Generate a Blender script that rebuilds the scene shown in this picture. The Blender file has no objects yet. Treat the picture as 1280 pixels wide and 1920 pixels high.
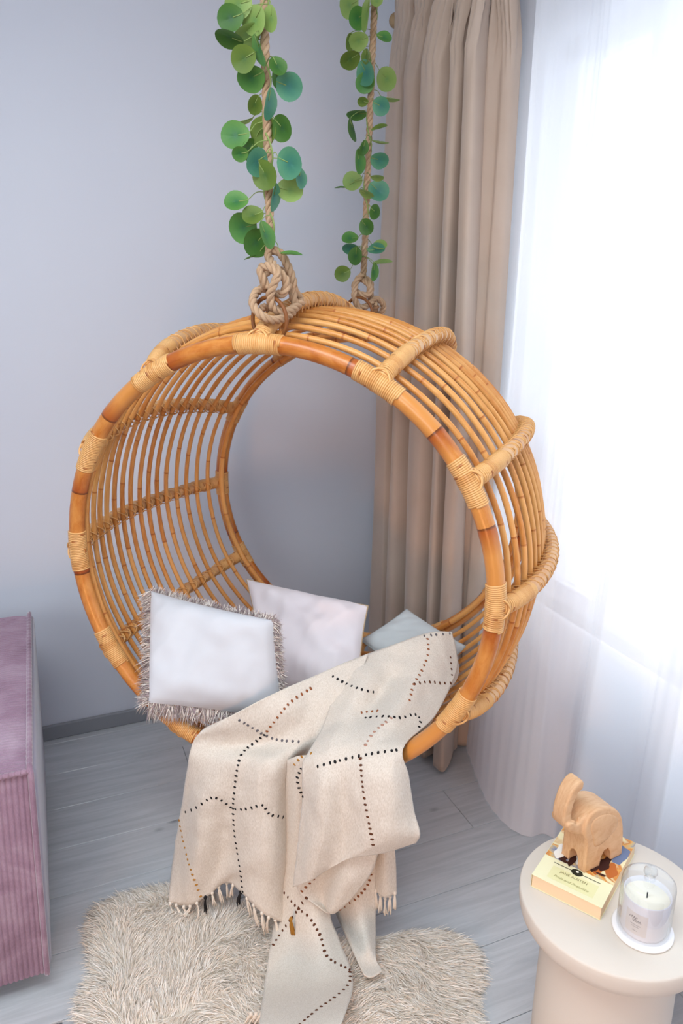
import bpy, bmesh, math, random
import numpy as np
from mathutils import Vector, Matrix, noise
from mathutils.bvhtree import BVHTree
random.seed(7); rng = np.random.default_rng(7)
SC = bpy.context.scene; COL = SC.collection
PI = math.pi

# ------------------------------------------------------------------ camera
H = 1.6; PITCH = math.radians(17); YAW = math.radians(22); FPX = 1387.0
cam_d = bpy.data.cameras.new('camera'); cam = bpy.data.objects.new('camera', cam_d); COL.objects.link(cam)
cam.location = (0, 0, H); cam.rotation_euler = (PI/2 - PITCH, 0, -YAW)
cam_d.sensor_fit = 'VERTICAL'; cam_d.sensor_height = 36; cam_d.lens = FPX/1920*36
cam_d.clip_start = 0.02
cam_d.dof.use_dof = True; cam_d.dof.focus_distance = 1.65; cam_d.dof.aperture_fstop = 6.5
SC.camera = cam

# ------------------------------------------------------------------ light
W = bpy.data.worlds.new('sky'); SC.world = W; W.use_nodes = True
bg = W.node_tree.nodes['Background']; bg.inputs[0].default_value = (0.87, 0.94, 1.0, 1); bg.inputs[1].default_value = 2.6

def area(name, loc, target, sx, sy, power, col):
    d = bpy.data.lights.new(name, 'AREA'); d.shape = 'RECTANGLE'; d.size = sx; d.size_y = sy
    d.energy = power; d.color = col
    o = bpy.data.objects.new(name, d); COL.objects.link(o); o.location = loc
    o.rotation_euler = (Vector(target) - Vector(loc)).to_track_quat('-Z', 'Y').to_euler()
    return o
WX = 1.42                                  # inner face of the window wall
WY0, WY1, WZ0, WZ1 = -0.9, 1.98, 0.62, 2.26
portal = area('window_daylight_portal', (WX + .12, (WY0+WY1)/2, (WZ0+WZ1)/2), (0, (WY0+WY1)/2, (WZ0+WZ1)/2), WZ1-WZ0, WY1-WY0, 1, (1, 1, 1))
portal.data.cycles.is_portal = True
area('ceiling_fill_light', (-0.1, 0.75, 2.57), (0.15, 1.15, 0.0), 1.5, 1.5, 46, (.88, .95, 1.0))  # added overhead fill, not a known fixture; lifts the back of the room
area('rear_fill_light', (-1.75, -1.2, 2.25), (0.8, 2.6, 1.9), 1.7, 1.5, 34, (.86, .95, 1.0))  # unseen fill added behind left of the camera to brighten the back wall
area('warm_table_lamp_light', (-1.05, -0.75, 0.55), (0.6, 1.05, 0.12), .4, .4, 5.6, (1.0, .46, .18)).data.spread = math.radians(110)
VS = SC.view_settings; SC.display_settings.display_device = 'sRGB'
VS.view_transform = 'Standard'; VS.look = 'None'; VS.gamma = 1; VS.use_curve_mapping = False; VS.exposure = 0.5
SC.cycles.max_bounces = 10; SC.cycles.diffuse_bounces = 6; SC.cycles.transparent_max_bounces = 24
SC.cycles.transmission_bounces = 8; SC.cycles.sample_clamp_indirect = 6; SC.cycles.caustics_refractive = False
SC.cycles.caustics_reflective = False

# ------------------------------------------------------------------ measuring helpers
cp, sp = math.cos(PITCH), math.sin(PITCH); cyw, syw = math.cos(YAW), math.sin(YAW)
def v2r(x, y, z): return Vector((x*cyw + y*syw, -x*syw + y*cyw, z))
CAM = Vector((0, 0, H))
def ray(u, v):
    a = (u-640)/FPX; b = (960-v)/FPX
    return v2r(a, cp + b*sp, -sp + b*cp)
def onz(u, v, z):
    r = ray(u, v); return CAM + r*((z-H)/r.z)
def atd(u, v, yv):                          # point at forward distance yv
    r = ray(u, v); f = r.x*syw + r.y*cyw; return CAM + r*(yv/f)
# hanging chair frame: ring centre, axis, radii
RC = v2r(-.165, 1.52, H-.611); AZ = math.radians(19.4)
AX = v2r(math.sin(AZ), math.cos(AZ), 0); UX = v2r(math.cos(AZ), -math.sin(AZ), 0); ZX = Vector((0, 0, 1))
R0, R1, DEP = .5, .479, .688
def sw(th, t, dr=0.0):
    r = R0 + (R1-R0)*t + dr
    return RC + AX*(t*DEP) + (UX*math.sin(th) + ZX*math.cos(th))*r
def bulge(t): return .092*max(0.0, math.sin(PI*t))**.62
def fp(u, v, off, zmin=.062):
    r = ray(u, v); n = -AX; c0 = RC + n*off - CAM; q = CAM + r*((c0@n)/(r@n))
    if q.z < zmin: q = onz(u, v, zmin)
    return q

# ------------------------------------------------------------------ object helpers
ORG = {}
def link(o, parent=None, loc=None):
    COL.objects.link(o); wl = Vector(loc) if loc is not None else (ORG[parent.name] if parent else Vector())
    if parent: o.parent = parent; o.location = wl - ORG[parent.name]
    else: o.location = wl
    ORG[o.name] = wl.copy()
    return o
def tag(o, label=None, cat=None, group=None, kind=None):
    if label: o['label'] = label
    if cat: o['category'] = cat
    if group: o['group'] = group
    if kind: o['kind'] = kind
    return o
def empty(name, loc, label, cat, group=None):
    o = bpy.data.objects.new(name, None); o.empty_display_size = .05
    link(o, None, loc); return tag(o, label, cat, group)
class MB:
    def __init__(s): s.v = []; s.f = []; s.uv = []; s.mi = []
    def add(s, vs, fs, uvs=None, mi=0):
        b = len(s.v); s.v += [tuple(p) for p in vs]
        for i, f in enumerate(fs):
            s.f.append(tuple(b+k for k in f)); s.mi.append(mi)
            s.uv.append([uvs[k] for k in f] if uvs is not None and not isinstance(uvs, dict) else [(0, 0)]*len(f))
    def build(s, name, mat, parent=None, loc=None, smooth=True):
        wl = Vector(loc) if loc is not None else (ORG[parent.name] if parent else Vector())
        me = bpy.data.meshes.new(name)
        me.from_pydata([(p[0]-wl.x, p[1]-wl.y, p[2]-wl.z) for p in s.v], [], s.f)
        uvl = me.uv_layers.new(name='UVMap'); flat = [c for f in s.uv for uv in f for c in uv]
        uvl.data.foreach_set('uv', flat)
        for m in (mat if isinstance(mat, (list, tuple)) else [mat]): me.materials.append(m)
        me.polygons.foreach_set('material_index', s.mi)
        if smooth: me.polygons.foreach_set('use_smooth', [True]*len(me.polygons))
        me.update(); o = bpy.data.objects.new(name, me); return link(o, parent, wl)
def bm_obj(name, bm, mat, parent=None, loc=None, smooth=False):
    wl = Vector(loc) if loc is not None else (ORG[parent.name] if parent else Vector())
    for v in bm.verts: v.co -= wl
    bmesh.ops.recalc_face_normals(bm, faces=bm.faces)
    me = bpy.data.meshes.new(name); bm.to_mesh(me); bm.free()
    for m in (mat if isinstance(mat, (list, tuple)) else [mat]): me.materials.append(m)
    if smooth: me.polygons.foreach_set('use_smooth', [True]*len(me.polygons))
    o = bpy.data.objects.new(name, me); return link(o, parent, wl)
def bm_box(bm, x0, x1, y0, y1, z0, z1, bev=0, M=None, seg=2):
    r = bmesh.ops.create_cube(bm, size=1); vs = r['verts']
    for v in vs:
        v.co = Vector((x0+(v.co.x+.5)*(x1-x0), y0+(v.co.y+.5)*(y1-y0), z0+(v.co.z+.5)*(z1-z0)))
    if bev:
        es = list({e for v in vs for e in v.link_edges})
        g = bmesh.ops.bevel(bm, geom=es, offset=bev, segments=seg, affect='EDGES', profile=.5)
        vs = list({v for f in g['faces'] for v in f.verts} | {v for v in vs if v.is_valid})
    if M is not None:
        for v in vs: v.co = M @ v.co
    return vs
def catmull(P, n, closed=False):
    P = [Vector(p) for p in P]; N = len(P); out = []
    segs = N if closed else N-1
    for i in range(segs):
        p1 = P[i]; p2 = P[(i+1) % N]
        p0 = P[(i-1) % N] if (closed or i > 0) else p1*2-p2
        p3 = P[(i+2) % N] if (closed or i+2 < N) else p2*2-p1
        for k in range(n):
            t = k/n
            out.append(.5*((2*p1)+(p2-p0)*t+(2*p0-5*p1+4*p2-p3)*t*t+(3*p1-p0-3*p2+p3)*t**3))
    if not closed: out.append(P[-1])
    return out
def frames(pts, closed=False, up=None):
    n = len(pts); T = []
    for i in range(n):
        a = pts[(i-1) % n] if (closed or i > 0) else pts[i]; b = pts[(i+1) % n] if (closed or i < n-1) else pts[i]
        d = b-a; T.append(d.normalized() if d.length > 1e-9 else Vector((0, 0, 1)))
    r = up or Vector((0, 0, 1))
    if abs(T[0].dot(r)) > .95: r = Vector((1, 0, 0))
    N = [(r - T[0]*r.dot(T[0])).normalized()]
    for i in range(1, n):
        v = N[-1] - T[i]*N[-1].dot(T[i]); N.append(v.normalized())
    return T, N, [T[i].cross(N[i]) for i in range(n)]
def tube(mb, pts, r, sides=8, closed=False, rf=None, caps=True, mi=0, u0=0.0, up=None):
    T, N, B = frames(pts, closed, up); n = len(pts); vs = []; uvs = []; L = u0
    rows = n+1 if closed else n
    for i in range(rows):
        j = i % n
        if i: L += (pts[j]-pts[(i-1) % n]).length
        rr = r if rf is None else r*rf(i/(rows-1), L)
        for k in range(sides+1):
            a = 2*PI*k/sides; vs.append(pts[j] + (N[j]*math.cos(a)+B[j]*math.sin(a))*rr); uvs.append((L, k/sides))
    fs = []
    S = sides+1
    for i in range(rows-1):
        for k in range(sides): fs.append((i*S+k, i*S+k+1, (i+1)*S+k+1, (i+1)*S+k))
    if caps and not closed:
        fs.append(tuple(range(sides-1, -1, -1))); fs.append(tuple((rows-1)*S+k for k in range(sides)))
    mb.add(vs, fs, uvs, mi)
def helix(mb, pts, R, r, pitch, sides=5, seg=12, phase=0, mi=0, s0=0, s1=None):
    """strand winding round the path pts between arc lengths s0 and s1"""
    T, N, B = frames(pts); L = [0.0]
    for i in range(1, len(pts)): L.append(L[-1]+(pts[i]-pts[i-1]).length)
    s1 = L[-1] if s1 is None else s1; turns = (s1-s0)/pitch; n = max(4, int(turns*seg)); out = []; j = 0
    for i in range(n+1):
        s = s0+(s1-s0)*i/n
        while j < len(L)-2 and L[j+1] < s: j += 1
        f = (s-L[j])/max(1e-9, L[j+1]-L[j]); a = phase+2*PI*turns*i/n
        c = pts[j].lerp(pts[j+1], f); nn = N[j].lerp(N[j+1], f).normalized(); bb = B[j].lerp(B[j+1], f).normalized()
        out.append(c+(nn*math.cos(a)+bb*math.sin(a))*R)
    tube(mb, out, r, sides, mi=mi)
def lathe(mb, prof, c, seg=48, mi=0):
    vs = []; uvs = []; n = len(prof)
    for i, (r, z) in enumerate(prof):
        for k in range(seg+1):
            a = 2*PI*k/seg; vs.append((c[0]+r*math.cos(a), c[1]+r*math.sin(a), c[2]+z)); uvs.append((k/seg, i/n))
    S = seg+1
    mb.add(vs, [(i*S+k, i*S+k+1, (i+1)*S+k+1, (i+1)*S+k) for i in range(n-1) for k in range(seg)], uvs, mi)

# ------------------------------------------------------------------ materials
def lin(c):
    c = c.lstrip('#'); v = [int(c[i:i+2], 16)/255 for i in (0, 2, 4)]
    return tuple((x/12.92 if x <= .04045 else ((x+.055)/1.055)**2.4) for x in v)+(1,)
class Mat:
    def __init__(s, name, col='#808080', rough=.6, spec=.3):
        s.m = bpy.data.materials.new(name); s.m.use_nodes = True; s.t = s.m.node_tree; s.n = s.t.nodes; s.l = s.t.links
        s.b = s.n['Principled BSDF']; s.b.inputs['Base Color'].default_value = lin(col)
        s.b.inputs['Roughness'].default_value = rough; s.b.inputs['Specular IOR Level'].default_value = spec
    def node(s, t, **k):
        n = s.n.new(t)
        for a, v in k.items():
            if a.startswith('i_'):
                key = a[2:]; n.inputs[int(key) if key.isdigit() else key.replace('_', ' ')].default_value = v
            else: setattr(n, a, v)
        return n
    def coord(s, kind='Object', scale=(1, 1, 1)):
        c = s.node('ShaderNodeTexCoord'); m = s.node('ShaderNodeMapping'); m.inputs['Scale'].default_value = scale
        s.l.new(c.outputs[kind], m.inputs[0]); return m.outputs[0]
    def noise(s, vec, scale, detail=4, rough=.55, dist=0):
        n = s.node('ShaderNodeTexNoise'); n.inputs['Scale'].default_value = scale; n.inputs['Detail'].default_value = detail
        n.inputs['Roughness'].default_value = rough; n.inputs['Distortion'].default_value = dist; s.l.new(vec, n.inputs['Vector']); return n.outputs['Fac']
    def ramp(s, fac, stops):
        r = s.node('ShaderNodeValToRGB'); e = r.color_ramp.elements
        while len(e) > 1: e.remove(e[-1])
        e[0].position = stops[0][0]; e[0].color = lin(stops[0][1])
        for p, c in stops[1:]:
            q = e.new(p); q.color = lin(c)
        s.l.new(fac, r.inputs[0]); return r.outputs[0]
    def mix(s, fac, a, b, mode='MIX'):
        n = s.node('ShaderNodeMix', data_type='RGBA', blend_type=mode)
        for sock, v in ((n.inputs[0], fac), (n.inputs[6], a), (n.inputs[7], b)):
            if hasattr(v, 'is_output'): s.l.new(v, sock)
            else: sock.default_value = v
        return n.outputs[2]
    def col(s, out): s.l.new(out, s.b.inputs['Base Color']); return s
    def bump(s, h, strength=.3, dist=.001):
        n = s.node('ShaderNodeBump'); n.inputs['Strength'].default_value = strength; n.inputs['Distance'].default_value = dist
        s.l.new(h, n.inputs['Height']); s.l.new(n.outputs[0], s.b.inputs['Normal']); return s
    def sheen(s, w=.4, r=.4): s.b.inputs['Sheen Weight'].default_value = w; s.b.inputs['Sheen Roughness'].default_value = r; return s

def mat_wall():
    M = Mat('wall_paint', '#c6c6cb', .75, .2); v = M.coord()
    M.col(M.ramp(M.noise(v, 1.3, 2), [(.3, '#cdd0da'), (.7, '#d2d5de')])); M.bump(M.noise(v, 260, 3), .08, .0006); return M.m
def mat_plain(name, col, rough=.5, spec=.3, bump=None, metal=0):
    M = Mat(name, col, rough, spec); M.b.inputs['Metallic'].default_value = metal
    if bump: M.bump(M.noise(M.coord(), bump[0], 3), bump[1], bump[2])
    return M.m
def mat_floor():
    M = Mat('white_washed_oak_laminate', '#a9aaad', .42, .35)
    oi = M.node('ShaderNodeObjectInfo'); c = M.node('ShaderNodeTexCoord'); add = M.node('ShaderNodeVectorMath', operation='ADD')
    mul = M.node('ShaderNodeVectorMath', operation='SCALE'); mul.inputs['Scale'].default_value = 37
    cx = M.node('ShaderNodeCombineXYZ'); M.l.new(oi.outputs['Random'], cx.inputs[0]); M.l.new(oi.outputs['Random'], cx.inputs[1])
    M.l.new(cx.outputs[0], mul.inputs[0]); M.l.new(c.outputs['Object'], add.inputs[0]); M.l.new(mul.outputs[0], add.inputs[1])
    mp = M.node('ShaderNodeMapping'); mp.inputs['Scale'].default_value = (1.6, 22, 1); M.l.new(add.outputs[0], mp.inputs[0])
    g = M.noise(mp.outputs[0], 2.0, 7, .65, .8)
    base = M.ramp(g, [(.25, '#abaeb2'), (.45, '#b6b9bc'), (.6, '#bfc2c5'), (.8, '#cacccf')])
    mp2 = M.node('ShaderNodeMapping'); mp2.inputs['Scale'].default_value = (3.2, 6, 1); M.l.new(add.outputs[0], mp2.inputs[0])
    vo = M.node('ShaderNodeTexVoronoi'); vo.inputs['Scale'].default_value = 1.1; M.l.new(mp2.outputs[0], vo.inputs['Vector'])
    kn = M.ramp(vo.outputs['Distance'], [(0.0, '#9a999b'), (.04, '#c4c4c4'), (.09, '#ffffff')])
    M.col(M.mix(.8, base, kn, 'MULTIPLY')); M.bump(g, .15, .0008)
    M.l.new(M.ramp(g, [(.3, '#909090'), (.7, '#6a6a6a')]), M.b.inputs['Roughness']); return M.m
def mat_rattan(name, stops, node_len=.16, dark='#7a3d12', rough=.38, streak=70):
    M = Mat(name, '#c58038', rough, .45); uv = M.node('ShaderNodeUVMap'); sx = M.node('ShaderNodeSeparateXYZ'); M.l.new(uv.outputs[0], sx.inputs[0])
    oi = M.node('ShaderNodeObjectInfo')
    addr = M.node('ShaderNodeMath', operation='MULTIPLY_ADD'); M.l.new(oi.outputs['Random'], addr.inputs[0]); addr.inputs[1].default_value = 5.3; M.l.new(sx.outputs[0], addr.inputs[2])
    d = M.node('ShaderNodeMath', operation='DIVIDE'); M.l.new(addr.outputs[0], d.inputs[0]); d.inputs[1].default_value = node_len
    fl = M.node('ShaderNodeMath', operation='FLOOR'); M.l.new(d.outputs[0], fl.inputs[0])
    wn = M.node('ShaderNodeTexWhiteNoise', noise_dimensions='1D'); M.l.new(fl.outputs[0], wn.inputs['W'])
    fr = M.node('ShaderNodeMath', operation='FRACT'); M.l.new(d.outputs[0], fr.inputs[0])
    v = M.coord('UV', (14, 3.0, 1)); n1 = M.noise(v, 1.6, 5, .6, .4)
    v2 = M.coord('UV', (10, streak, 1)); n2 = M.noise(v2, 1.0, 3)
    s = M.node('ShaderNodeMath', operation='MULTIPLY_ADD'); M.l.new(wn.outputs[0], s.inputs[0]); s.inputs[1].default_value = .42
    s2 = M.node('ShaderNodeMath', operation='MULTIPLY_ADD'); M.l.new(n2, s2.inputs[0]); s2.inputs[1].default_value = .18; M.l.new(n1, s2.inputs[2])
    M.l.new(s2.outputs[0], s.inputs[2])
    c = M.ramp(s.outputs[0], stops)
    ring = M.ramp(fr.outputs[0], [(0, dark), (.012, dark), (.03, '#c9916a' if name.startswith('pol') else '#ffffff'), (.28, '#ffffff'), (1, '#ffffff')])
    M.col(M.mix(.85, c, ring, 'MULTIPLY')); M.bump(n2, .12, .0006); return M.m
def mat_fabric(name, col, col2, weave=900, strength=.35, sheen=.3, rough=.9, blot=6):
    M = Mat(name, col, rough, .1); v = M.coord()
    n = M.noise(v, blot, 3); M.col(M.ramp(n, [(.3, col), (.7, col2)]))
    w = M.noise(v, weave, 2, .6); M.bump(w, strength, .0008); M.sheen(sheen); return M.m
def mat_blanket():
    M = Mat('woven_cotton_cream', '#dcd3c6', .95, .08); v = M.coord()
    fine = M.noise(M.coord('Object', (1, 1, .35)), 420, 3, .65); big = M.noise(v, 55, 4, .7)
    c = M.ramp(fine, [(.3, '#c6bcae'), (.5, '#d3cabe'), (.7, '#ddd6cb')])
    M.col(c); M.sheen(.3)
    add = M.node('ShaderNodeMath', operation='MULTIPLY_ADD'); M.l.new(big, add.inputs[0]); add.inputs[1].default_value = 1.2; M.l.new(fine, add.inputs[2])
    M.bump(add.outputs[0], .55, .0016); return M.m
def mat_strand(name, stops, rough=.8, sub=0):
    M = Mat(name, '#ddd0c0', rough, .15); uv = M.node('ShaderNodeUVMap'); sx = M.node('ShaderNodeSeparateXYZ'); M.l.new(uv.outputs[0], sx.inputs[0])
    M.col(M.ramp(sx.outputs[0], stops)); M.sheen(.2); return M.m
def mat_leaf(name, edge, mid, hub):
    M = Mat(name, mid, .45, .3); uv = M.node('ShaderNodeUVMap'); sx = M.node('ShaderNodeSeparateXYZ'); M.l.new(uv.outputs[0], sx.inputs[0])
    n = M.noise(M.coord('UV', (6, 6, 1)), 1.5, 4, .6, .3)
    s = M.node('ShaderNodeMath', operation='MULTIPLY_ADD'); M.l.new(n, s.inputs[0]); s.inputs[1].default_value = .35
    M.l.new(sx.outputs[1], s.inputs[2]); M.col(M.ramp(s.outputs[0], [(.1, hub), (.45, mid), (.95, edge)]))
    tr = M.node('ShaderNodeBsdfTranslucent'); tr.inputs[0].default_value = lin(edge); mx = M.node('ShaderNodeMixShader'); mx.inputs[0].default_value = .28
    M.l.new(M.b.outputs[0], mx.inputs[1]); M.l.new(tr.outputs[0], mx.inputs[2]); M.l.new(mx.outputs[0], M.n['Material Output'].inputs[0]); return M.m
def mat_sheer():
    M = Mat('white_voile', '#eef0f6', .9, .05); t = M.node('ShaderNodeBsdfTransparent'); tl = M.node('ShaderNodeBsdfTranslucent'); tl.inputs[0].default_value = lin('#eceef4')
    m1 = M.node('ShaderNodeMixShader'); m1.inputs[0].default_value = .42; M.l.new(M.b.outputs[0], m1.inputs[1]); M.l.new(tl.outputs[0], m1.inputs[2])
    lw = M.node('ShaderNodeLayerWeight'); lw.inputs['Blend'].default_value = .35
    w = M.noise(M.coord('Object', (1, 1, .05)), 500, 2)
    a = M.node('ShaderNodeMath', operation='MULTIPLY_ADD'); M.l.new(lw.outputs['Facing'], a.inputs[0]); a.inputs[1].default_value = .12; a.inputs[2].default_value = .865
    m2 = M.node('ShaderNodeMixShader'); M.l.new(a.outputs[0], m2.inputs[0]); M.l.new(t.outputs[0], m2.inputs[1]); M.l.new(m1.outputs[0], m2.inputs[2])
    M.l.new(m2.outputs[0], M.n['Material Output'].inputs[0]); return M.m
def mat_wood_elephant():
    M = Mat('carved_beech', '#cfa47a', .5, .3); v = M.coord('Object', (6, 40, 10)); n = M.noise(v, 6, 6, .6, .6)
    M.col(M.ramp(n, [(.25, '#c2946a'), (.5, '#cfa67e'), (.8, '#dab78f')])); M.bump(n, .1, .0006); return M.m
def mat_corduroy():
    M = Mat('mauve_corduroy', '#b48ca3', .85, .15); v = M.coord('Object', (1, 1, 1)); n = M.noise(v, 9, 4, .6, .5); n2 = M.noise(M.coord('Object', (3, 3, 1)), 160, 2)
    c = M.ramp(n, [(.3, '#846b7a'), (.5, '#987f8e'), (.72, '#ac98a4')]); M.col(M.mix(.25, c, M.ramp(n2, [(.3, '#8d6c80'), (.7, '#d9c0cb')]), 'SOFT_LIGHT'))
    M.sheen(.7, .35); M.bump(n2, .2, .001); return M.m

m_wall = mat_wall(); m_ceil = mat_plain('ceiling_paint', '#dcdcde', .8)
m_base = mat_plain('baseboard_laminate', '#8f9196', .5); m_floor = mat_floor()
m_gap = mat_plain('floor_underlay', '#5e5f63', .8)
RS = [(.2, '#783812'), (.42, '#9e541c'), (.6, '#b66a28'), (.85, '#ca8642')]
m_rim = mat_rattan('polished_rattan_pole', RS, .21, '#6b3510', .28)
m_cane = mat_rattan('rattan_cane', [(.2, '#985420'), (.45, '#ba7230'), (.65, '#c98540'), (.9, '#d99c58')], .19, '#d0a478', .36)
m_strut = mat_rattan('rattan_strut', [(.2, '#a97246'), (.5, '#c08a5a'), (.9, '#d3a678')], .22, '#a97a50', .4)
m_bind = mat_rattan('rattan_peel_binding', [(.2, '#b0743c'), (.5, '#c68b4c'), (.9, '#d9a668')], .5, '#b88850', .42)
m_rope = mat_rattan('jute_rope', [(.2, '#7a5d42'), (.5, '#a08062'), (.9, '#bfa082')], 3, '#a08060', .9, 120)
m_hoop = mat_plain('dark_brown_hoop', '#7a4a25', .5)
m_white = mat_fabric('white_cotton', '#c8cacf', '#d0d2d7', 1100, .3)
m_pink = mat_fabric('pale_blush_velvet', '#ded6da', '#e6dfe2', 700, .2, .5)
m_grey = mat_fabric('pale_sage_linen', '#b4babc', '#c0c5c6', 900, .4)
m_pipe = mat_plain('beige_piping', '#b9a284', .8)
m_blanket = mat_blanket()
m_fringe = mat_strand('taupe_brush_fringe', [(0, '#8d7c80'), (.4, '#ab9b99'), (.65, '#cfc3b9'), (1, '#e9e1d8')])
m_fur = mat_strand('long_cream_fur', [(0, '#e6dac9'), (.4, '#efe5d8'), (.8, '#f6efe6'), (1, '#faf6f0')])
m_hide = mat_plain('rug_backing', '#ece2d4', .9)
M_ST = {'k': mat_plain('black_yarn', '#1c1a1c', .9), 'r': mat_plain('rust_yarn', '#8a5232', .9), 'b': mat_plain('brown_yarn', '#5a3420', .9),
        'o': mat_plain('ochre_yarn', '#a5742e', .9), 'g': mat_plain('grey_yarn', '#5f5c60', .9), 'p': mat_plain('pale_rust_yarn', '#a98270', .9)}
m_tassel = mat_plain('cream_yarn', '#e2d8ca', .95, .1, (900, .5, .001))
m_drape = mat_fabric('taupe_blackout_cloth', '#b5a293', '#bba99b', 1200, .2, .25)
m_sheer = mat_sheer(); m_rod = mat_plain('brushed_wood_rod', '#a58a68', .45)
m_frame = mat_plain('white_upvc', '#e6e8ec', .35, .4)
m_table = mat_plain('cream_matt_lacquer', '#d6cdc1', .5, .3, (300, .05, .0004))
m_eleph = mat_wood_elephant(); m_cord = mat_corduroy(); m_black = mat_plain('black_plastic', '#141416', .5)
def mat_side():
    M = Mat('lilac_grey_upholstery', '#a39fae', .85, .15); M.bump(M.noise(M.coord(), 500, 3), .3, .001); M.sheen(.5); return M.m
m_side = mat_side()
M_LEAF = {'d': mat_leaf('leaf_dark', '#4c7230', '#386428', '#275037'), 'm': mat_leaf('leaf_mid', '#618f45', '#437a3c', '#276048'),
          't': mat_leaf('leaf_teal', '#5c9270', '#3e7a66', '#33696a'), 'l': mat_leaf('leaf_light', '#93ab62', '#7d9a50', '#5c8650'),
          'o': mat_leaf('leaf_olive', '#6c8238', '#59722f', '#3c6034')}
m_stem = mat_plain('green_stem', '#7f9150', .6)

# ------------------------------------------------------------------ room
def box_struct(name, x0, x1, y0, y1, z0, z1, mat):
    bm = bmesh.new(); bm_box(bm, x0, x1, y0, y1, z0, z1); o = bm_obj(name, bm, mat, None, ((x0+x1)/2, (y0+y1)/2, z0)); o['kind'] = 'structure'; return o
XL, YB, YF, ZC = -2.4, 2.6, -1.7, 2.60
box_struct('ceiling', XL-.1, WX+.2, YF-.1, YB+.1, ZC, ZC+.1, m_ceil)
box_struct('wall_back', XL-.1, WX+.2, YB, YB+.1, 0, ZC, m_wall)
box_struct('wall_left', XL-.1, XL, YF, YB, 0, ZC, m_wall)
box_struct('wall_front', XL-.1, WX+.2, YF-.1, YF, 0, ZC, m_wall)
bm = bmesh.new()
bm_box(bm, WX, WX+.2, YF, YB, 0, WZ0); bm_box(bm, WX, WX+.2, YF, YB, WZ1, ZC)
bm_box(bm, WX, WX+.2, YF, WY0, WZ0, WZ1); bm_box(bm, WX, WX+.2, WY1, YB, WZ0, WZ1)
o = bm_obj('wall_right', bm, m_wall, None, (WX, 0, 0)); o['kind'] = 'structure'
for nm, (x0, x1, y0, y1) in {'baseboard_back': (XL, WX, YB-.014, YB), 'baseboard_right': (WX-.014, WX, YF, YB-.014)}.items():
    bm = bmesh.new(); bm_box(bm, x0, x1, y0, y1, 0, .058, .004); o = bm_obj(nm, bm, m_base, None, ((x0+x1)/2, (y0+y1)/2, 0)); o['kind'] = 'structure'
fl = box_struct('floor', XL-.1, WX+.2, YF-.1, YB+.1, -.12, -.006, m_gap)
pw, pl = .19, 1.28
bm = bmesh.new(); bm_box(bm, 0, pl-.0012, 0, pw-.0012, -.008, 0, .0012, seg=1)
plank = bm_obj('plank', bm, m_floor, fl, (XL-.1, YF-.1, 0)); first = True
y = 1.52 - pw*18
r = 0
while y < YB+.02:
    if y > YF-.12:
        x = .856 - pl*4 + (((r*.47+.0) % 1)*pl if abs(y-1.33) > .01 else 0)
        while x < WX+.15:
            if x+pl > XL-.05 and x < WX+.1:
                if first: o = plank; first = False; o.location = Vector((x, y, 0))-ORG[fl.name]
                else:
                    o = plank.copy(); COL.objects.link(o); o.location = Vector((x, y, 0))-ORG[fl.name]
            x += pl
    y += pw; r += 1
# window: frame, mullions, sill, panes
wf = bpy.data.objects.new('window_1', None); link(wf, None, (WX+.1, (WY0+WY1)/2, WZ0)); wf['kind'] = 'structure'
bm = bmesh.new(); x0, x1 = WX+.07, WX+.13
for a in ((WY0, WY1, WZ0, WZ0+.06), (WY0, WY1, WZ1-.06, WZ1), (WY0, WY0+.06, WZ0, WZ1), (WY1-.06, WY1, WZ0, WZ1)): bm_box(bm, x0, x1, *a, .004)
bm_obj('window_frame', bm, m_frame, wf)
for yy in (1.60, .80, 0.0):
    bm = bmesh.new(); bm_box(bm, x0, x1, yy-.045, yy+.045, WZ0+.06, WZ1-.06, .004); bm_obj('mullion', bm, m_frame, wf)
mg = Mat('window_glass', '#ffffff', .0, .5); t = mg.node('ShaderNodeBsdfTransparent'); g = mg.node('ShaderNodeBsdfGlossy'); g.inputs['Roughness'].default_value = .02
mx = mg.node('ShaderNodeMixShader'); mx.inputs[0].default_value = .05; mg.l.new(t.outputs[0], mx.inputs[1]); mg.l.new(g.outputs[0], mx.inputs[2]); mg.l.new(mx.outputs[0], mg.n['Material Output'].inputs[0])
for a, b in ((WY0+.06, -.045), (.045, .755), (.845, 1.555), (1.645, WY1-.06)):
    bm = bmesh.new(); bm_box(bm, WX+.095, WX+.101, a, b, WZ0+.06, WZ1-.06); bm_obj('pane', bm, mg.m, wf)
bm = bmesh.new(); bm_box(bm, WX-.012, WX+.07, WY0-.04, WY1+.02, WZ0-.03, WZ0+.0, .006); bm_obj('window_sill', bm, m_frame, wf)

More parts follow.
